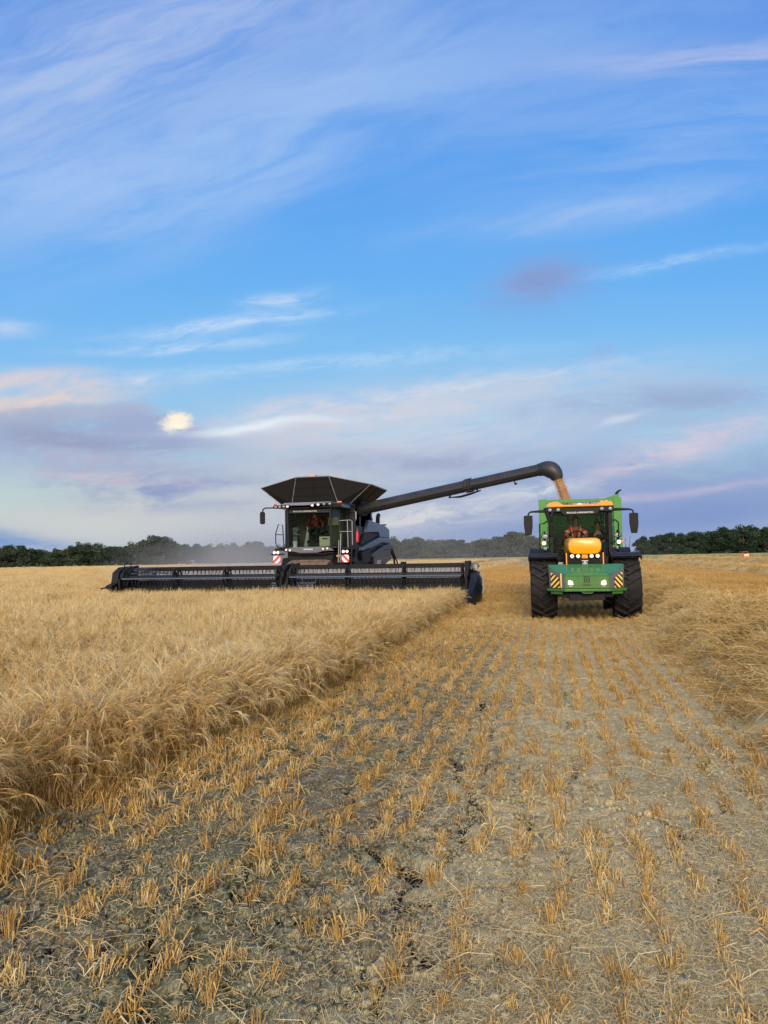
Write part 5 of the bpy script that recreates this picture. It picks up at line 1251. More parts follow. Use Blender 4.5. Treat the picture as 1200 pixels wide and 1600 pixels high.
    b = MB(); c0 = Vector((-0.2, CY + 0.66, 2.93)); b.tube([c0 + Vector((0.2 * math.cos(a), -0.12 * math.sin(a), 0.14 * math.sin(a))) for a in np.linspace(0, 2 * math.pi, 25)], 0.018, 6, caps=False); b.bar(c0 - Vector((0.19, 0, 0)), c0 + Vector((0.19, 0, 0)), 0.03); b.build('steering_wheel', M['black'], cab, smooth=True)
    b = MB(); b.box(-0.78, -0.6, 3.2, 3.6, 2.16, 2.8); b.box(-0.80, -0.55, 3.2, 3.24, 2.8, 2.95); b.box(-0.75, -0.45, 3.1, 3.14, 2.62, 2.68); b.build('console', M['grey'], cab, bevel=0.02)
    # bumper strip with lamps under the windscreen
    b = MB(); b.prism([(-1.05, 1.98), (-0.9, 2.10), (-0.6, 2.145), (0.6, 2.145), (0.9, 2.10), (1.05, 1.98), (0.6, 1.96), (0.35, 1.90), (-0.35, 1.90), (-0.6, 1.96)], 'y', CY - 0.16, CY + 0.01); bp = b.build('bumper', M['grey'], C, bevel=0.02)
    b = MB(); b.box(-0.20, 0.20, CY - 0.175, CY - 0.165, 2.02, 2.075); b.build('badge', M['silver'], bp, bevel=0.004)
    for x, z in ((-0.92, 2.04), (-0.76, 2.02), (0.62, 2.05), (0.80, 2.07)): lamp(bp, 'headlight', (x, CY - 0.17, z), 0.045, M['warmlit'])
    b = MB(); b.tube([(-0.9, CY - 0.02, 1.9), (-0.4, CY - 0.1, 1.86), (0.5, CY - 0.1, 1.86), (1.0, CY, 1.9)], 0.035, 6); b.box(-0.95, 0.95, CY + 0.1, CY + 0.5, 1.62, 1.90); b.build('under_cab_frame', M['black'], C, bevel=0.02)
    # ---- cab roof with light clusters
    r_ = MB(); r_.prism([(-1.35, 3.72), (-1.32, 3.80), (-0.95, 3.93), (0.95, 3.93), (1.32, 3.86), (1.35, 3.72)], 'y', CY - 0.22, 4.5); rf = r_.build('cab_roof', pmat('roof_grey_paint', (108, 112, 122), 0.4, var=0.1, dust=0.15, coat=0.3), C, bevel=0.03)
    r_ = MB(); r_.prism([(-1.42, 3.70), (-1.42, 3.83), (-0.78, 3.85), (-0.66, 3.72), (0.10, 3.72), (0.30, 3.86), (1.05, 3.90), (1.42, 3.82), (1.42, 3.70)], 'y', CY - 0.30, CY - 0.221); lb = r_.build('light_bar', M['black'], rf, bevel=0.02)
    for x, z in ((-1.30, 3.765), (-1.13, 3.77), (-0.96, 3.775), (-0.80, 3.77), (0.24, 3.785), (0.48, 3.81), (0.72, 3.825), (0.96, 3.83)): lamp(lb, 'work_light', (x, CY - 0.31, z), 0.060, M['warmlit'] if x in (-0.80, 0.24, 0.48) else M['lens'], flat=0.75)
    for x in (-0.35 + 0.18, 1.34): 
        b = MB(); b.box(x - 0.09, x + 0.09, CY - 0.29, CY - 0.23, 3.735 if x < 1 else 3.875, 3.765 if x < 1 else 3.92); b.build('marker_lamp', M['amber'], rf, bevel=0.01)
    for x in (-1.42, -1.36): 
        b = MB(); b.lathe([(3.83, 0.035), (3.90, 0.03), (3.92, 0)], (x, CY - 0.1, 0), 'z', 8); b.build('beacon', M['redlens'], rf, smooth=True)
    # mirror left
    b = MB(); b.tube([(-1.35, CY - 0.2, 3.74), (-1.75, CY - 0.3, 3.74), (-1.85, CY - 0.3, 3.68), (-1.86, CY - 0.3, 3.56)], 0.028, 8); ar = b.build('mirror_arm', M['black'], C, smooth=True)
    b = MB(); b.prism([(-0.10, 0.2), (-0.06, 0.25), (0.06, 0.25), (0.10, 0.2), (0.10, -0.2), (0.06, -0.25), (-0.06, -0.25), (-0.10, -0.2)], 'y', -0.07, 0.02); b.build('mirror', M['black'], ar, bevel=0.015, loc=(-1.86, CY - 0.3, 3.34))
    # rails
    b = MB(); b.tube([(-1.18, CY + 0.3, 2.12), (-1.42, CY + 0.2, 2.16), (-1.50, CY + 0.2, 2.34), (-1.50, CY + 0.2, 2.72), (-1.38, CY + 0.2, 3.08), (-1.20, CY + 0.2, 3.06), (-1.18, CY + 0.3, 2.12)], 0.022, 8); b.tube([(-1.50, CY + 0.2, 2.68), (-1.18, CY + 0.25, 2.66)], 0.018, 8); b.build('hand_rail', M['black'], C, smooth=True)
    b = MB(); b.tube([(1.18, CY + 0.3, 3.18), (1.62, CY + 0.3, 3.20), (1.70, CY + 0.3, 3.14), (1.70, CY + 0.3, 2.2)], 0.020, 8); b.tube([(1.18, CY + 0.3, 2.74), (1.70, CY + 0.3, 2.74)], 0.018, 8); b.tube([(1.50, CY + 0.3, 3.20), (1.52, CY + 0.3, 2.1)], 0.018, 8); b.tube([(1.28, CY + 0.1, 2.66), (1.24, CY + 0.1, 1.5)], 0.022, 8); b.tube([(1.20, CY + 0.1, 2.4), (1.16, CY + 0.1, 1.5)], 0.022, 8); b.build('hand_rail', M['steel'], C, smooth=True)
    b = MB(); b.lathe([(2.32, 0.0), (2.32, 0.075), (2.72, 0.075), (2.80, 0.03), (2.86, 0.03), (2.86, 0)], (1.72, CY + 1.0, 0), 'z', 12); b.tube([(1.72, CY + 0.98, 2.83), (1.66, CY + 0.9, 2.72), (1.66, CY + 0.9, 2.5)], 0.015, 6, mi=1); b.build('fire_extinguisher', [M['red'], M['black']], C, smooth=True)
    b = MB(); b.tube([(1.50, 4.5, 3.62), (1.56, 4.42, 3.58), (1.56, 4.42, 3.30), (1.52, 4.5, 3.24)], 0.025, 8); b.build('grab_handle', M['silver'], C, smooth=True)
    # position lamps and warning boards
    for sx in (-1, 1):
        b = MB(); b.box(sx * 1.42 - 0.28, sx * 1.42 + 0.28, CY + 0.18, CY + 0.24, 1.84, 1.90); b.build('lamp_bracket', M['black'], C, bevel=0.01)
        for dx in (-0.075, 0.075): lamp(C, 'position_lamp', (sx * 1.45 + dx, CY + 0.12, 1.94), 0.055, emis('lamp_glow', (255, 226, 216), 2.2))
        mat = stripes('red_white_stripes_%s' % ('a' if sx < 0 else 'b'), (226, 62, 66), (244, 236, 236), 3.6, 1.0 if sx < 0 else -1.0, off=0.15)
        b = MB(); b.box(-0.15, 0.15, -0.012, 0.012, -0.15, 0.15); b.build('warning_board', mat, C, loc=(sx * 1.44, CY + 0.15, 1.66), bevel=0.004)
    b = MB(); b.box(1.08, 1.22, CY + 0.12, CY + 0.20, 1.74, 1.80); b.build('marker_lamp', M['amber'], C, bevel=0.01)
    # ladder on the right
    b = MB(); 
    for x in (1.18, 1.62): b.bar((x, CY + 0.5, 2.05), (x, CY + 0.2, 0.85), 0.04, 0.06)
    for k in range(4): z = 1.0 + k * 0.27; b.box(1.2, 1.6, CY + 0.18 + k * 0.08, CY + 0.34 + k * 0.08, z, z + 0.035)
    b.build('ladder', M['black'], C)
    # ---- grain bin with flaps
    by0, by1 = 3.75, 6.9; zb_ = 3.80
    b = MB(); b.box(-1.5, 1.5, 4.54, by1 + 0.5, 3.0, 3.90); b.prism([(-1.5, 3.55), (-1.5, 3.80), (-1.1, 3.95), (1.1, 3.95), (1.5, 3.80), (1.5, 3.55)], 'y', 4.501, 5.2)
    bin_ = b.build('grain_bin', M['blackp'], C, bevel=0.02)
    def flap(nm, pts):
        g = MB(); g.plate(pts, 0.03)
        P = [Vector(p) for p in pts]; nn = (P[1] - P[0]).cross(P[2] - P[0]).normalized() * 0.025
        k = len(P)
        if k == 4:      # pressed ribs along the sheet, edge rail
            for t_ in (0.3, 0.6, 0.9): 
                a_ = P[0].lerp(P[3], t_); b_ = P[1].lerp(P[2], t_)
                for s_ in (1, -1): g.bar(a_ + nn * s_, b_ + nn * s_, 0.03, 0.02, up=nn)
            g.tube([P[3], P[2]], 0.026, 6, mi=1); g.tube([P[0], P[3]], 0.022, 6, mi=1); g.tube([P[1], P[2]], 0.022, 6, mi=1)
            for s_ in (1, -1): g.bar(P[0].lerp(P[1], 0.5) + nn * s_, P[3].lerp(P[2], 0.5) + nn * s_, 0.03, 0.02, up=nn)
        else:
            g.tube([P[1], P[2]], 0.018, 6, mi=1); g.tube([P[0], P[2]], 0.010, 6, mi=1)
        return g.build(nm, [M['flap'], M['railgrey']], bin_)
    M['railgrey'] = pmat('rail_grey', (128, 126, 124), 0.45)
    f0, f1 = 3.72, 7.0
    FB = [(-0.98, f0, zb_ + 0.16), (0.98, f0, zb_ + 0.16)]; FT = [(0.70, f0 - 0.30, 5.02), (-0.70, f0 - 0.30, 5.02)]
    flap('front_flap', FB + FT)
    BB = [(-0.98, f1, zb_ + 0.1), (0.98, f1, zb_ + 0.1)]; BT = [(0.70, f1 + 0.30, 4.98), (-0.70, f1 + 0.30, 4.98)]
    flap('rear_flap', BB + BT)
    for sx in (-1, 1):
        SB = [(sx * 1.46, f0 + 0.2, zb_ + 0.12), (sx * 1.46, f1 - 0.2, zb_ + 0.12)]; ST = [(sx * 2.36, f1 - 0.1, 4.66), (sx * 2.36, f0 + 0.05, 4.66)]
        flap('side_flap', SB + ST)
        for (B0, T0, SBp, STp) in ((FB, FT, SB[0], ST[1]), (BB, BT, SB[1], ST[0])):
            bc = B0[1] if sx > 0 else B0[0]; tc_ = T0[0] if sx > 0 else T0[1]
            flap('corner_sheet', [bc, tc_, STp]); flap('corner_sheet', [bc, STp, SBp])
    b = MB(); b.box(-0.5, -0.46, f0 - 0.06, f0 - 0.03, 4.62, 4.75); b.box(0.40, 0.44, f0 - 0.06, f0 - 0.03, 4.62, 4.75); b.build('flap_latch', M['black'], bin_)
    b = MB(); b.box(-0.10, 0.10, f0 - 0.31, f0 - 0.22, 5.0, 5.09); b.build('flap_hinge', M['amber'], bin_, bevel=0.01)
    b = MB(); b.lathe([(5.03, 0.14), (5.10, 0.14), (5.13, 0.0)], (0.0, f0 + 0.1, 0), 'z', 12); b.build('aerial_dome', M['grey'], bin_, smooth=True)
    # ---- engine deck clutter and exhaust
    b = MB()
    for k, (x, y, z) in enumerate(((0.9, 7.6, 3.3), (1.2, 8.0, 3.32), (0.7, 8.4, 3.3), (1.1, 8.8, 3.25), (0.4, 8.0, 3.3))): b.lathe([(z - 0.2, 0.16), (z + 0.15, 0.14), (z + 0.22, 0.05), (z + 0.22, 0)], (x, y, 0), 'z', 10)
    b.box(-1.2, 1.2, 7.72, 10.6, 3.0, 3.22); b.tube([(1.35, 6.9, 3.5), (1.4, 7.6, 3.6), (1.3, 8.4, 3.45)], 0.06, 8); b.tube([(1.3, 9.6, 3.2), (1.32, 9.6, 3.62), (1.32, 9.75, 3.74)], 0.10, 10); b.box(1.2, 1.66, 9.9, 9.98, 3.22, 3.28)
    b.build('engine_deck', M['black'], C, bevel=0.01)
    # rear lamp box on its outrigger
    b = MB(); b.tube([(1.6, 11.2, 1.15), (1.95, 11.3, 1.12), (2.25, 11.3, 1.14)], 0.04, 6); b.box(2.08, 2.36, 11.2, 11.34, 1.16, 1.44); b.build('rear_lamp_box', M['black'], C, bevel=0.015)
    b = MB(); b.prism([(11.4, 2.9), (11.75, 2.6), (11.9, 1.8), (11.65, 1.4), (11.5, 1.4)], 'x', -1.2, 1.2); b.build('straw_hood', M['navy'], C, bevel=0.03)
    # ---- unloading auger: swivel base, tube, joint, elbow and spout
    A0 = Vector((1.45, 5.15, 3.70)); A1 = Vector((9.12, 2.75, 4.86)); d = (A1 - A0).normalized()
    b = MB(); b.tube([(1.25, 5.3, 2.6), (1.25, 5.3, 3.45), (1.32, 5.25, 3.66), A0 + d * 0.35], [0.28, 0.28, 0.29, 0.27], 14); b.tube([A0 - d * 0.05, A0 + d * 0.35], 0.30, 14)
    au = b.build('unloading_auger', M['auger'], C, smooth=True)
    nrm = d.cross(Vector((0, 0, 1))).normalized(); upv = nrm.cross(d).normalized()
    b = MB(); ts = [A0 + d * 0.3, A0 + d * 5.0]
    b.tube([A0 + d * 0.35, A0 + d * 5.15], [0.245, 0.235], 12); b.tube([A0 + d * 5.25, A1], [0.225, 0.220], 12); b.build('auger_tube', M['auger'], au)
    b = MB(); b.tube([A0 + d * 5.12, A0 + d * 5.20], 0.275, 12); b.tube([A0 + d * 5.22, A0 + d * 5.30], 0.265, 12)
    for k in range(12):
        a = 2 * math.pi * k / 12; o_ = nrm * math.cos(a) * 0.262 + upv * math.sin(a) * 0.262; b.tube([A0 + d * 5.05 + o_, A0 + d * 5.36 + o_], 0.018, 6)
    b.build('auger_joint', M['auger'], au)
    b = MB(); b.tube([A0 + d * 4.3 - upv * 0.30 - nrm * 0.05, A0 + d * 4.75 - upv * 0.36 - nrm * 0.05, A0 + d * 5.2 - upv * 0.33 - nrm * 0.05, A0 + d * 5.65 - upv * 0.28 - nrm * 0.05], [0.02, 0.045, 0.045, 0.025], 8); b.bar(A0 + d * 4.35 - upv * 0.2, A0 + d * 4.3 - upv * 0.33, 0.06); b.bar(A0 + d * 5.5 - upv * 0.2, A0 + d * 5.55 - upv * 0.31, 0.06); b.build('fold_cylinder', M['black'], au, smooth=True)
    b = MB(); b.tube([A1 - d * 1.05 - upv * 0.2, A1 - d * 1.03 - upv * 0.33, A1 - d * 0.95 - upv * 0.33], 0.022, 6); b.ball(tuple(A1 - d * 1.02 - upv * 0.32), 0.05, 8); b.build('auger_light', M['black'], au, smooth=True)
    ow = Vector((d.x, d.y, 0)).normalized(); pts = []; rs = []
    for t_ in np.linspace(0, 1, 9):
        a = t_ * R(92); pts.append(A1 + ow * (0.56 * math.sin(a) + 0.10 * t_) + Vector((0, 0, 0.10 * math.sin(min(a * 1.5, math.pi)) - 0.46 * (1 - math.cos(a))))); rs.append(0.228 + 0.10 * math.sin(t_ * math.pi) - 0.02 * t_)
    b = MB(); b.tube(pts, rs, 14, caps=False)
    b.tube([A1 - d * 0.03, A1 + d * 0.03], 0.245, 14); b.build('spout', M['auger'], au, smooth=True)
    return C.location + pts[-1], ow
SPOUT, OUT = build_combine(CO)

# grain pouring from the spout into the trailer: stream body plus flying kernels
def grain_stream():
    b = MB(); vs = []; k = 16; n = 12
    for i in range(k):
        t_ = i / (k - 1); c = SPOUT + OUT * (0.70 * t_) + Vector((0, 0, 0.10 - 2.25 * t_ ** 1.15)); r = 0.125 + 0.045 * t_
        for j in range(n):
            a = 2 * math.pi * j / n; q = r * (1 + 0.30 * (vnoise(np.array([j * 1.3]), np.array([i * 0.9]), 2)[0] - 0.5) + 0.25 * (vnoise(np.array([j * 3.1]), np.array([i * 2.3]), 4)[0] - 0.5))
            vs.append(c + Vector((math.cos(a) * q, math.sin(a) * q, 0)))
    b.add(vs, [(i * n + j, i * n + (j + 1) % n, (i + 1) * n + (j + 1) % n, (i + 1) * n + j) for i in range(k - 1) for j in range(n)])
    for _ in range(5200):
        t_ = random.random(); c = SPOUT + OUT * (0.70 * t_) + Vector((0, 0, 0.05 - 2.2 * t_ ** 1.15)); r = (0.105 + 0.05 * t_) * (1 + abs(random.gauss(0, 0.55))); a = random.uniform(0, 6.28)
        p = c + Vector((math.cos(a) * r, math.sin(a) * r, random.uniform(-0.1, 0.1))); s = random.uniform(0.006, 0.013)
        b.add([p + Vector((s, 0, 0)), p + Vector((-s, 0, 0)), p + Vector((0, s, 0)), p + Vector((0, 0, 2 * s))], [(0, 2, 3), (2, 1, 3), (1, 0, 3), (0, 1, 2)])
    o = b.build('grain_stream', M['grain'], smooth=True)
    tag(o, 'stream of pale brown grain falling from the dark spout into the trailer', 'grain', kind='stuff')
grain_stream()

# ------------------------------------------------------------------ people in the cabs
def skin_mesh(name, nodes, edges, root, mat, parent=None, sub=1, extra=None):
    """one continuous skinned surface grown over a joint skeleton"""
    keys = list(nodes); ix = {k: i for i, k in enumerate(keys)}
    me = bpy.data.meshes.new(name); me.from_pydata([nodes[k][0] for k in keys], [(ix[a], ix[b]) for a, b in edges], [])
    o = bpy.data.objects.new(name, me); col.objects.link(o)
    o.modifiers.new('skin', 'SKIN').use_smooth_shade = True
    if not me.skin_vertices: 
        bm = bmesh.new(); bm.from_mesh(me); bm.verts.layers.skin.verify(); bm.to_mesh(me); bm.free()
    for k, sv in zip(keys, me.skin_vertices[0].data):
        r = nodes[k][1]; sv.radius = r if isinstance(r, tuple) else (r, r); sv.use_root = (k == root)
    s = o.modifiers.new('sub', 'SUBSURF'); s.levels = sub; s.render_levels = sub
    dg = bpy.context.evaluated_depsgraph_get(); dg.update()
    new = bpy.data.meshes.new_from_object(o.evaluated_get(dg)); new.name = name
    o.modifiers.clear(); o.data = new; bpy.data.meshes.remove(me)
    new.materials.clear(); new.materials.append(mat)
    new.polygons.foreach_set('use_smooth', [True] * len(new.polygons))
    if parent: o.parent = parent
    return o
def person(base, pel, label, lean, sh_tilt, head_fwd, jacket, trousers, hands, knees, hair=True, band=None, gaze=0.0):
    """seated figure; positions in the frame of `base` (x right, y away from the camera, z up)"""
    V = Vector; pel = V(pel); ch = pel + V((lean[0] * 0.6, lean[1] * 0.6, 0.30)); nk = pel + V((lean[0], lean[1], 0.52)); hb = nk + V((0, head_fwd * 0.5, 0.09)); hd = nk + V((0, head_fwd, 0.19)); tp = nk + V((0, head_fwd * 1.15, 0.27))
    N = {'pel': (pel, (0.16, 0.12)), 'wai': (pel.lerp(ch, 0.5), (0.145, 0.105)), 'ch': (ch, (0.165, 0.115)), 'nk0': (nk - V((0, 0, 0.03)), (0.10, 0.07)), 'nk': (nk + V((0, head_fwd * 0.2, 0.04)), 0.052), 'jaw': (hb, (0.062, 0.075)), 'hd': (hd, (0.078, 0.095)), 'tp': (tp, (0.055, 0.065)), 'nose': (hb + V((0, -0.105, 0.035)), 0.014), 'brow': (hd + V((0, -0.085, -0.01)), 0.05)}
    E = [('pel', 'wai'), ('wai', 'ch'), ('ch', 'nk0'), ('nk0', 'nk'), ('nk', 'jaw'), ('jaw', 'hd'), ('hd', 'tp'), ('hd', 'brow'), ('jaw', 'nose')]
    J = {k: N[k] for k in ('pel', 'wai', 'ch', 'nk0')}; JE = [('pel', 'wai'), ('wai', 'ch'), ('ch', 'nk0')]; T_ = {'pel': (pel - V((0, 0, 0.02)), (0.17, 0.13))}; TE = []
    for s, hp, kn in ((-1, hands[0], knees[0]), (1, hands[1], knees[1])):
        sh = nk + V((s * 0.19, 0.0, -0.06 + s * sh_tilt)); hp = V(hp); el = (sh + hp) / 2 + V((s * 0.10, 0.06, -0.10)); wr = el.lerp(hp, 0.86); q = str(s); fwd = (hp - el).normalized(); sid = fwd.cross(V((0, 0, 1))).normalized()
        N['sh' + q] = (sh, 0.066); N['el' + q] = (el, 0.045); N['wr' + q] = (wr, 0.028); N['pa' + q] = (hp, (0.040, 0.020)); E += [('ch', 'sh' + q), ('sh' + q, 'el' + q), ('el' + q, 'wr' + q), ('wr' + q, 'pa' + q)]
        for k, L_ in enumerate((0.060, 0.072, 0.068, 0.052)):
            off = sid * ((k - 1.5) * 0.019); a = hp + fwd * 0.035 + off; b = a + fwd * L_ * 0.5 - V((0, 0, 0.014)); c_ = b + fwd * L_ * 0.35 - V((0, 0, 0.030))
            N['f%d0%s' % (k, q)] = (a, 0.010); N['f%d1%s' % (k, q)] = (b, 0.009); N['f%d2%s' % (k, q)] = (c_, 0.007); E += [('pa' + q, 'f%d0%s' % (k, q)), ('f%d0%s' % (k, q), 'f%d1%s' % (k, q)), ('f%d1%s' % (k, q), 'f%d2%s' % (k, q))]
        a = wr.lerp(hp, 0.4) - sid * s * 0.032; b = a + fwd * 0.035 - sid * s * 0.018 - V((0, 0, 0.02)); N['t0' + q] = (a, 0.011); N['t1' + q] = (b, 0.008); E += [('pa' + q, 't0' + q), ('t0' + q, 't1' + q)]
        for k_, r_ in (('sh', 0.082), ('el', 0.060), ('wr', 0.044)): J[k_ + q] = (N[k_ + q][0], r_)
        JE += [('ch', 'sh' + q), ('sh' + q, 'el' + q), ('el' + q, 'wr' + q)]
        kn = V(kn); hip = pel + V((s * 0.10, -0.04, -0.03)); an = kn + V((0, 0.03, -0.42)); toe = an + V((0, -0.16, -0.05))
        for k_, p_, r_ in (('hip', hip, 0.088), ('kn', kn, 0.062), ('an', an, 0.042), ('toe', toe, 0.038)): N[k_ + q] = (p_, r_)
        E += [('pel', 'hip' + q), ('hip' + q, 'kn' + q), ('kn' + q, 'an' + q), ('an' + q, 'toe' + q)]
        for k_, p_, r_ in (('hip', hip, 0.102), ('kn', kn, 0.078), ('an', an, 0.060)): T_[k_ + q] = (p_, r_)
        TE += [('pel', 'hip' + q), ('hip' + q, 'kn' + q), ('kn' + q, 'an' + q)]
    for k in ('pel', 'wai', 'ch', 'nk0'): r = J[k][1]; J[k] = (J[k][0], (r[0] * 1.12, r[1] * 1.14))
    off = pel.copy()
    sh_ = lambda D: {k: (v[0] - off, v[1]) for k, v in D.items()}
    o = skin_mesh('person', sh_(N), E, 'pel', M['skin']); tag(o, label, 'person')
    o.location = base.matrix_world @ pel if False else Matrix.LocRotScale(base.location, base.rotation_euler, None) @ pel
    o.rotation_euler = (0, 0, base.rotation_euler[2] + gaze)
    skin_mesh('jacket', sh_(J), JE, 'pel', jacket, o); skin_mesh('trousers', sh_(T_), TE, 'pel', trousers, o)
    for s in (-1, 1):
        an, toe = N['an%d' % s][0] - off, N['toe%d' % s][0] - off; g = MB(); g.tube([an + V((0, 0, 0.10)), an - V((0, 0, 0.02)), an.lerp(toe, 0.5) - V((0, 0, 0.02)), toe + V((0, -0.03, -0.01))], [0.066, 0.062, 0.060, 0.048], 8); g.build('boot', M['boot'], o, smooth=True)
    hl = hd - off
    b = MB()     # hair: a cap with a fringe line, open at the face
    n = 16; vs = []; rows = 6
    for i in range(rows + 1):
        for j in range(n):
            th = 2 * math.pi * j / n; front = max(0.0, -math.sin(th)); ph = (R(112) - R(58) * front) * i / rows
            vs.append(hl + V((0.090 * math.sin(ph) * math.cos(th), 0.008 + 0.112 * math.sin(ph) * math.sin(th), 0.0 + 0.118 * math.cos(ph))))
    b.add(vs, [(i * n + j, (i + 1) * n + j, (i + 1) * n + (j + 1) % n, i * n + (j + 1) % n) for i in range(rows) for j in range(n)]); b.build('hair', M['hair'], o, smooth=True)
    fl = hb - off
    for s in (-1, 1):
        e = MB(); e.ball((fl.x + s * 0.030, fl.y - 0.088, fl.z + 0.065), (0.012, 0.008, 0.008), 8); e.build('eye', M['black'], o, smooth=True)
        e = MB(); e.ball((hl.x + s * 0.088, hl.y + 0.01, hl.z - 0.04), (0.012, 0.025, 0.034), 8); e.build('ear', M['skin'], o, smooth=True)
    e = MB(); e.ball((fl.x, fl.y - 0.082, fl.z - 0.012), (0.024, 0.008, 0.006), 8); e.build('mouth', pmat('lips', (150, 84, 76), 0.5), o, smooth=True)
    if band:
        c_ = ch - off; g = MB()
        for s in (-1, 1):
            s_ = N['sh%d' % s][0] - off; g.tube([c_ + V((s * 0.08, -0.16, -0.10)), s_ + V((-s * 0.05, -0.10, 0.03)), s_ + V((-s * 0.05, 0.02, 0.095))], 0.022, 6)
            el = N['el%d' % s][0] - off; sl_ = s_.lerp(el, 0.55); dd = (el - s_).normalized() * 0.028; g.tube([sl_ - dd, sl_ + dd], 0.079, 10)
        g.build('reflective_band', band, o, smooth=True)
    return o
person(TR, (-0.12, 2.66, 1.98), 'driver in an orange hi-vis jacket leaning over the tractor steering wheel', (0.02, -0.30), -0.03, -0.14, M['hivis'], M['darkcloth'], ((-0.30, 2.10, 2.20), (0.13, 2.10, 2.22)), ((-0.28, 2.25, 1.92), (0.05, 2.25, 1.92)), band=M['reflect'])
person(TR, (0.52, 2.72, 1.84), 'passenger in a dark top and teal trousers seated beside the tractor driver', (0.02, -0.08), 0.0, -0.05, M['darkcloth'], M['tealcloth'], ((0.34, 2.30, 2.06), (0.68, 2.28, 2.06)), ((0.42, 2.20, 1.95), (0.70, 2.10, 1.96)))
person(CO, (-0.04, 3.96, 2.90), 'combine operator in an orange and black top seated behind the windscreen', (-0.02, -0.10), 0.0, -0.05, pmat('orange_black_check', (130, 50, 36), 0.8, var=0.7, scale=14), M['darkcloth'], ((-0.30, 3.62, 2.96), (0.32, 3.66, 2.98)), ((-0.20, 3.52, 2.84), (0.12, 3.52, 2.84)))

# cool box standing on the combine's cab floor
cx = empty('cool_box', (COMB_X + 0.58, HEAD_Y + 3.28, 2.161)); tag(cx, 'cream cool box with dark lid standing on the combine cab floor behind the glass', 'cool box')
b = MB(); b.prism([(-0.22, 0), (0.22, 0), (0.24, 0.40), (-0.24, 0.40)], 'y', -0.15, 0.15); b.build('box', M['cream'], cx, bevel=0.03)
b = MB(); b.box(-0.25, 0.25, -0.16, 0.16, 0.402, 0.47); b.build('lid', M['darkcloth'], cx, bevel=0.02)
b = MB(); b.box(-0.09, 0.12, -0.158, -0.152, 0.28, 0.33); b.build('handle', M['black'], cx)
bk = empty('bucket', (COMB_X - 0.66, HEAD_Y + 3.12, 2.161)); tag(bk, 'small pale tub standing in the left corner of the combine cab', 'tub')
b = MB(); b.lathe([(0.0, 0.0), (0.0, 0.085), (0.22, 0.10), (0.235, 0.108), (0.235, 0.0)], (0, 0, 0), 'z', 16); b.build('tub', M['white'], bk, smooth=True)
b = MB(); b.tube([(0.1 * math.cos(a), -0.06, 0.2 + 0.09 * math.sin(a)) for a in np.linspace(0, math.pi, 9)], 0.006, 5); b.build('handle', M['grey'], bk, smooth=True)

# ------------------------------------------------------------------ small orange and white field vehicle far off
FV = empty('utility_vehicle', (40.2, 178, 0), R(20)); tag(FV, 'small orange and white vehicle parked far off on the right stubble', 'vehicle')
b = MB(); b.prism([(-0.62, 0.32), (0.62, 0.32), (0.66, 0.62), (0.56, 0.86), (-0.56, 0.86), (-0.66, 0.62)], 'y', -0.9, 0.9); b.build('body', pmat('orange_body', (246, 110, 44), 0.5, var=0.1), FV, bevel=0.05)
b = MB(); b.box(-0.50, 0.50, -0.95, -0.6, 0.55, 0.98); b.build('tailgate', pmat('pale_peach_panel', (252, 222, 190), 0.6), FV, bevel=0.04)
b = MB(); b.box(-0.60, 0.60, -0.5, 0.8, 1.50, 1.56); 
for sx in (-1, 1):
    for y in (-0.45, 0.75): b.bar((sx * 0.56, y, 0.86), (sx * 0.56, y, 1.51), 0.05)
b.build('roll_cage', pmat('orange_frame', (226, 96, 36), 0.5), FV, bevel=0.02)
for sx in (-1, 1):
    for y in (-0.62, 0.62):
        w = MB(); w.lathe([(-0.11, 0.0), (-0.11, 0.24), (-0.08, 0.30), (0.08, 0.30), (0.11, 0.24), (0.11, 0.0)], (0, 0, 0), 'x', 20); w.build('wheel', M['rubber'], FV, smooth=True, loc=(sx * 0.56, y, 0.29))
    b = MB(); b.box(sx * 0.42 - 0.07, sx * 0.42 + 0.07, -0.975, -0.955, 0.42, 0.52); b.build('tail_lamp', M['redlens'], FV)

# ------------------------------------------------------------------ tree belt
def leaf_mat(name, c0, c1, c2):
    m, t, p, out = new_mat(name); at = t.n.new('ShaderNodeAttribute'); at.attribute_name = 'tint'; oi = t.n.new('ShaderNodeObjectInfo')
    k = t.m('ADD', t.m('MULTIPLY', at.outputs['Fac'], 0.65), t.m('MULTIPLY', oi.outputs['Random'], 0.35))
    c = t.ramp(k, [(0.1, lin(c0)), (0.5, lin(c1)), (0.9, lin(c2))]); t.l.new(c, p.inputs['Base Color']); p.inputs['Roughness'].default_value = 0.75; p.inputs['Specular IOR Level'].default_value = 0.25
    return m
LEAF = leaf_mat('broadleaf_foliage', (36, 50, 34), (54, 68, 46), (78, 88, 60)); LEAF2 = leaf_mat('hazed_foliage', (52, 62, 48), (72, 82, 62), (92, 98, 76)); LEAF3 = leaf_mat('dark_foliage', (28, 44, 32), (44, 62, 42), (66, 82, 54))  # middle-belt leaves painted paler and greyer, haze put into their colour
BARK = pmat('bark', (104, 92, 76), 0.9, var=0.3, scale=3, bump=0.3)
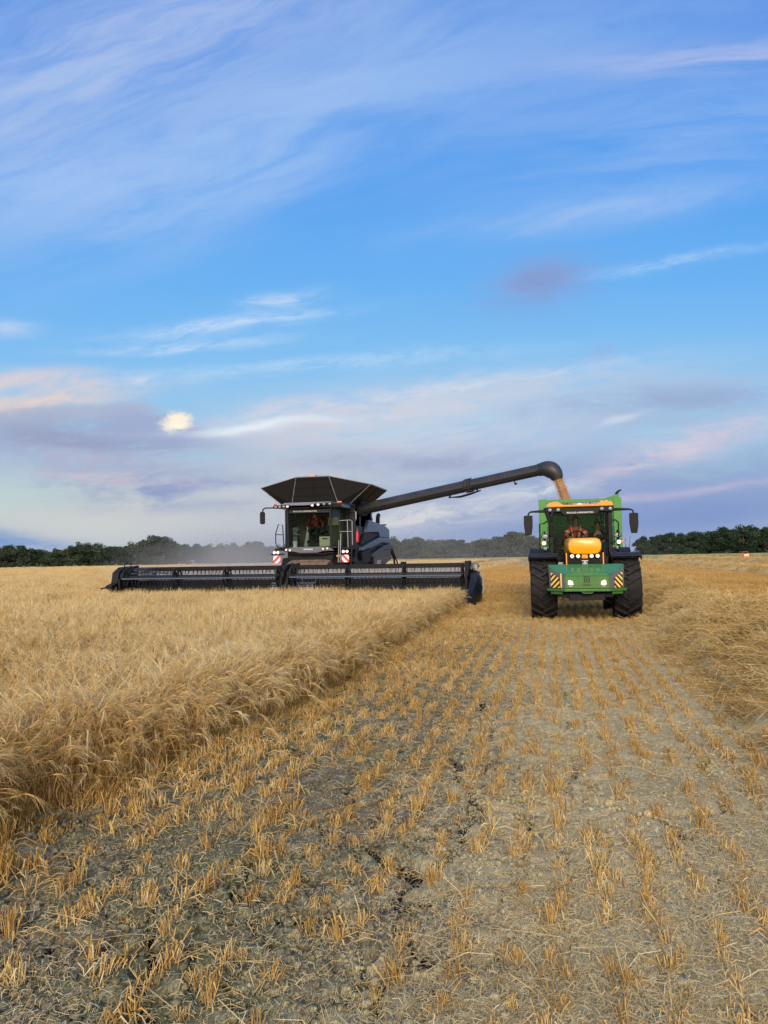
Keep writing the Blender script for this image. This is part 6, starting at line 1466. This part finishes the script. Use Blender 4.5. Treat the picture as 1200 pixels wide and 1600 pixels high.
def crown_mesh(name, mat, wid, z0, nl, seed, leaves=170, lsize=0.052):
    """unit-height crown: leaf faces over many uneven clumps"""
    r = np.random.default_rng(seed); co = []; tint = []
    for i in range(nl):
        hz = z0 + (0.93 - z0) * r.random() ** 0.8; prof = math.sin(math.pi * min(1, max(0.12, (hz - z0 * 0.8) / (1.04 - z0 * 0.8))) ** 0.85); a = r.uniform(0, 6.28); rad = wid * prof * math.sqrt(r.random()) * 0.86
        c = np.array([rad * math.cos(a), rad * math.sin(a), hz]); R_ = r.uniform(0.085, 0.17) * (1.15 - 0.45 * hz); t0 = r.normal(0.45, 0.22); n = int(leaves * (R_ / 0.13) ** 2)
        d = r.normal(0, 1, (n, 3)); d /= np.linalg.norm(d, axis=1)[:, None]; q = c + d * R_ * r.uniform(0.62, 1.12, (n, 1)) * np.array([1.15, 1.15, 0.80])
        u = r.normal(0, 1, (n, 3)); u /= np.linalg.norm(u, axis=1)[:, None]; w = np.cross(u, d + 0.5 * r.normal(0, 1, (n, 3))); w /= np.linalg.norm(w, axis=1)[:, None] + 1e-9; s = lsize * r.uniform(0.5, 1.2, (n, 1))
        co.append(np.stack([q - u * s * 0.5, q + w * s * 0.35, q + u * s * 0.5, q - w * s * 0.35], 1)); tint.append(np.repeat(np.clip(t0 + r.normal(0, 0.14, n), 0, 1), 4))
    co = np.concatenate(co).reshape(-1, 3); co[:, 2] = np.maximum(co[:, 2], 0.01); me = bpy.data.meshes.new(name); set_mesh(me, co, np.arange(len(co)).reshape(-1, 4))
    a = me.attributes.new('tint', 'FLOAT', 'POINT'); a.data.foreach_set('value', np.concatenate(tint).astype(np.float32)); me.materials.append(mat); return me
def trunk_mesh(seed, z0, wid, bare=False):
    r = random.Random(seed); b = MB(); top = 0.72 if not bare else 0.97; p = [Vector((0, 0, -0.02))]
    for i in range(6): p.append(Vector((p[-1].x + r.gauss(0, 0.012), p[-1].y + r.gauss(0, 0.012), top * (i + 1) / 6)))
    b.tube(p, [0.030, 0.026, 0.022, 0.018, 0.014, 0.010, 0.004], 7)
    for k in range(9 if not bare else 14):
        i = r.randint(1, 5); q = p[i]; a = r.uniform(0, 6.28); L = wid * r.uniform(0.45, 0.95) * (1 if not bare else 0.6); q1 = q + Vector((math.cos(a) * L * 0.5, math.sin(a) * L * 0.5, 0.07)); q2 = q + Vector((math.cos(a) * L, math.sin(a) * L, r.uniform(0.10, 0.22)))
        b.tube([q, q1, q2], [0.012, 0.008, 0.003], 5)
    me_o = b.build('trunk', BARK, smooth=True); me = me_o.data; bpy.data.objects.remove(me_o); return me
VAR = []
for i in range(9):
    z0 = [0.10, 0.16, 0.12, 0.30, 0.10, 0.20, 0.34, 0.14, 0.10][i]; wd = [0.42, 0.36, 0.46, 0.34, 0.40, 0.32, 0.38, 0.48, 0.34][i]
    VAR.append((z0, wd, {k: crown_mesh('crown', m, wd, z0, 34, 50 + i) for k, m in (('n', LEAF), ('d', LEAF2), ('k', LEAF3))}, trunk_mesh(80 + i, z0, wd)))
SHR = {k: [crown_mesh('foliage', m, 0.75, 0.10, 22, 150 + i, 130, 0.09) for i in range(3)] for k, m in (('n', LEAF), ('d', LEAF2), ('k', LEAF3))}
SHT = trunk_mesh(99, 0.1, 0.5)
TOP = [(-160, 850), (-60, 850), (0, 852), (30, 851), (60, 857), (100, 852), (130, 846), (180, 848), (215, 843), (240, 837), (262, 841), (290, 847), (330, 846), (375, 843), (420, 849), (500, 846), (600, 838), (650, 836), (720, 841), (760, 838), (800, 829), (830, 834), (900, 842), (975, 852), (990, 846), (1003, 837), (1040, 833), (1080, 829), (1120, 826), (1160, 819), (1185, 822), (1230, 824), (1360, 820)]
def place(px, depth):
    xc = (px - 600) / 1200 * depth; return xc * math.cos(YAW) - depth * math.sin(YAW), xc * math.sin(YAW) + depth * math.cos(YAW)
def top_z(px, depth):
    return EYE + (870 - 0.0166 * (px - 600) - np.interp(px, [a for a, _ in TOP], [b for _, b in TOP])) * depth / 1200
def tree(px, depth, h, var, pal, label, group, rz):
    z0, wd, cr, tr = VAR[var]; x, y = place(px, depth)
    t = empty('broadleaf_tree', (x, y, -0.05), rz); tag(t, label, 'tree', group)
    c = bpy.data.objects.new('crown', cr[pal]); k = bpy.data.objects.new('trunk', tr)
    for o in (c, k): col.objects.link(o); o.parent = t; o.scale = (h, h, h)
    w = random.uniform(0.92, 1.22); c.scale = (h * w, h * w, h)
def shrub(px, depth, h, pal, label, group):
    x, y = place(px, depth); t = empty('shrub', (x, y, -0.03), random.uniform(0, 6.28)); tag(t, label, 'shrub', group)
    c = bpy.data.objects.new('foliage', random.choice(SHR[pal])); k = bpy.data.objects.new('stem', SHT)
    for o in (c, k): col.objects.link(o); o.parent = t; o.scale = (h, h, h)
    c.scale = (h * 1.3, h * 1.3, h)
special = {}
def sect(px):
    if px < 432: return 'n', 'the belt left of the combine', 'left belt'
    if px < 850: return 'd', 'the hazy belt between combine and tractor', 'middle belt'
    return 'k', 'the dark belt right of the tractor', 'right belt'
def dep(px): return float(np.interp(px, [0, 1200], [196, 238]))
unique = {240: 'tallest domed tree in the left belt where its skyline peaks', 1160: 'tallest broad tree of the right belt near the photo edge', 1004: 'rounded dark tree ending the right belt just beside the tractor mirror', 800: 'tallest tree in the middle belt just left of the tractor', 1192: 'tree at the right edge with its pale trunk showing'}
px = -110.0
while px < 1330:
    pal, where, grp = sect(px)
    if 862 < px < 988: px += 20 + random.uniform(0, 8); continue      # a gap in the belt behind the tractor
    u = [k for k in unique if abs(k - px) < 12]
    lab = unique.pop(u[0]) if u else 'dark leafy tree in the front row of ' + where
    p_ = u[0] if u else px; d_ = dep(p_) + random.uniform(-3, 3)
    v_ = 6 if u and u[0] == 1192 else random.choice([0, 1, 2, 4, 7, 8, 5, 3]); h = top_z(p_, d_) * (random.uniform(0.985, 1.03) if u else random.uniform(0.80, 1.03))
    tree(p_, d_, h, v_, pal, lab, None if u else 'front row trees of the ' + grp, random.uniform(0, 6.28))
    px += random.uniform(12, 19)
px = -100.0
while px < 1330:
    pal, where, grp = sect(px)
    if 862 < px < 995: px += 22; continue
    d_ = dep(px) + random.uniform(7, 15); tree(px, d_, top_z(px, d_) * random.uniform(0.84, 1.0), random.randrange(9), pal, 'tree crown showing behind the front row of ' + where, 'back row trees of the ' + grp, random.uniform(0, 6.28))
    px += random.uniform(14, 23)
px = -100.0
while px < 1330:
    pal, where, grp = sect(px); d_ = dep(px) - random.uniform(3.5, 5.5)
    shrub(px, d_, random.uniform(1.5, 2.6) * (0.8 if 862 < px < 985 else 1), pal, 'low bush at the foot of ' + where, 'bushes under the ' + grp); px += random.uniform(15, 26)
for px, yt, lab in ((976, 838, 'thin bare dead tree left of the other in the gap beside the tractor mirror'), (983, 835, 'thin bare dead tree closest to the rounded tree beside the tractor mirror')):
    d_ = 236; x, y = place(px, d_); h = EYE + (863.7 - yt) * d_ / 1200
    t = empty('bare_tree', (x, y, -0.05)); tag(t, lab, 'tree', 'bare dead trees'); k = bpy.data.objects.new('trunk', trunk_mesh(int(px), 0.3, 0.28, True)); col.objects.link(k); k.parent = t; k.scale = (h * 0.6, h * 0.6, h)

# tall pale grass on the margin below the trees
MG = straw_mat('margin_grass', (120, 122, 78), (168, 166, 112), (206, 198, 148), 0.1)
def grass_patch():
    B = Blades()
    for _ in range(170):
        x0, y0 = rng.uniform(-1.0, 1.0, 2); H = rng.uniform(0.45, 0.95); l = rng.normal(0, 0.2, 2) * H; B.ribbon([[x0, y0, 0], [x0 + l[0], y0 + l[1], H]], np.array([0.022, 0.012]), np.clip(rng.normal(0.55, 0.25), 0, 1))
    return B.mesh('grass_patch', MG)
gv = [grass_patch() for _ in range(4)]
n = 2300; p_ = rng.uniform(560, 1330, n); d_ = np.interp(p_, [0, 1200], [196, 238]) - rng.uniform(3, 13, n)
pts = np.array([place(a, b) + (0.0,) for a, b in zip(p_, d_)])
vg = scatter('margin_grass', gv, pts, np.stack([np.zeros(n), np.zeros(n), rng.uniform(0, 6.28, n)], -1), rng.uniform(0.7, 1.15, n), rng.integers(0, 4, n))
tag(vg, 'strip of tall pale dry grass along the foot of the tree belt', 'grass', kind='stuff')

# ------------------------------------------------------------------ dust thrown up behind the header
def dust():
    b = MB(); b.ball((0, 0, 0), (1, 1, 1), 32)
    m = bpy.data.materials.new('harvest_dust'); m.use_nodes = True; t = NT(m.node_tree); t.n.clear()
    out = t.n.new('ShaderNodeOutputMaterial'); pv = t.n.new('ShaderNodeVolumePrincipled'); t.l.new(pv.outputs[0], out.inputs['Volume'])
    tc = t.n.new('ShaderNodeTexCoord'); o = tc.outputs['Object']; r = t.vm('LENGTH', o); geo = t.n.new('ShaderNodeNewGeometry')
    n = t.noise(geo.outputs['Position'], 0.16, 4, 0.55)
    fall = t.sstep(r, 1.0, 0.15)
    d = t.m('MULTIPLY', t.m('MULTIPLY', fall, t.sstep(n, 0.30, 0.70)), DUST)
    t.l.new(d, pv.inputs['Density']); pv.inputs['Color'].default_value = (0.84, 0.80, 0.73, 1); pv.inputs['Anisotropy'].default_value = 0.2
    thin = m.copy(); thin.name = 'thin_dust'
    for n_ in thin.node_tree.nodes:
        if n_.type == 'MATH' and not n_.inputs[1].is_linked and abs(n_.inputs[1].default_value - DUST) < 1e-6: n_.inputs[1].default_value = 0.0075
    for (x, y, sx, sy, sz, mt, lab) in ((-20.5, 50.0, 11.0, 12.0, 4.4, m, 'grey dust cloud drifting behind the header left of the combine cab'), (-18.0, 125.0, 46.0, 55.0, 9.0, thin, 'thin veil of dust hanging in the air before the distant tree belt')):
        me_o = b.build('dust_cloud', mt); me_o.location = (x, y, 0.8); me_o.scale = (sx, sy, sz); tag(me_o, lab, 'dust', kind='stuff')
DUST = 0.14
dust()
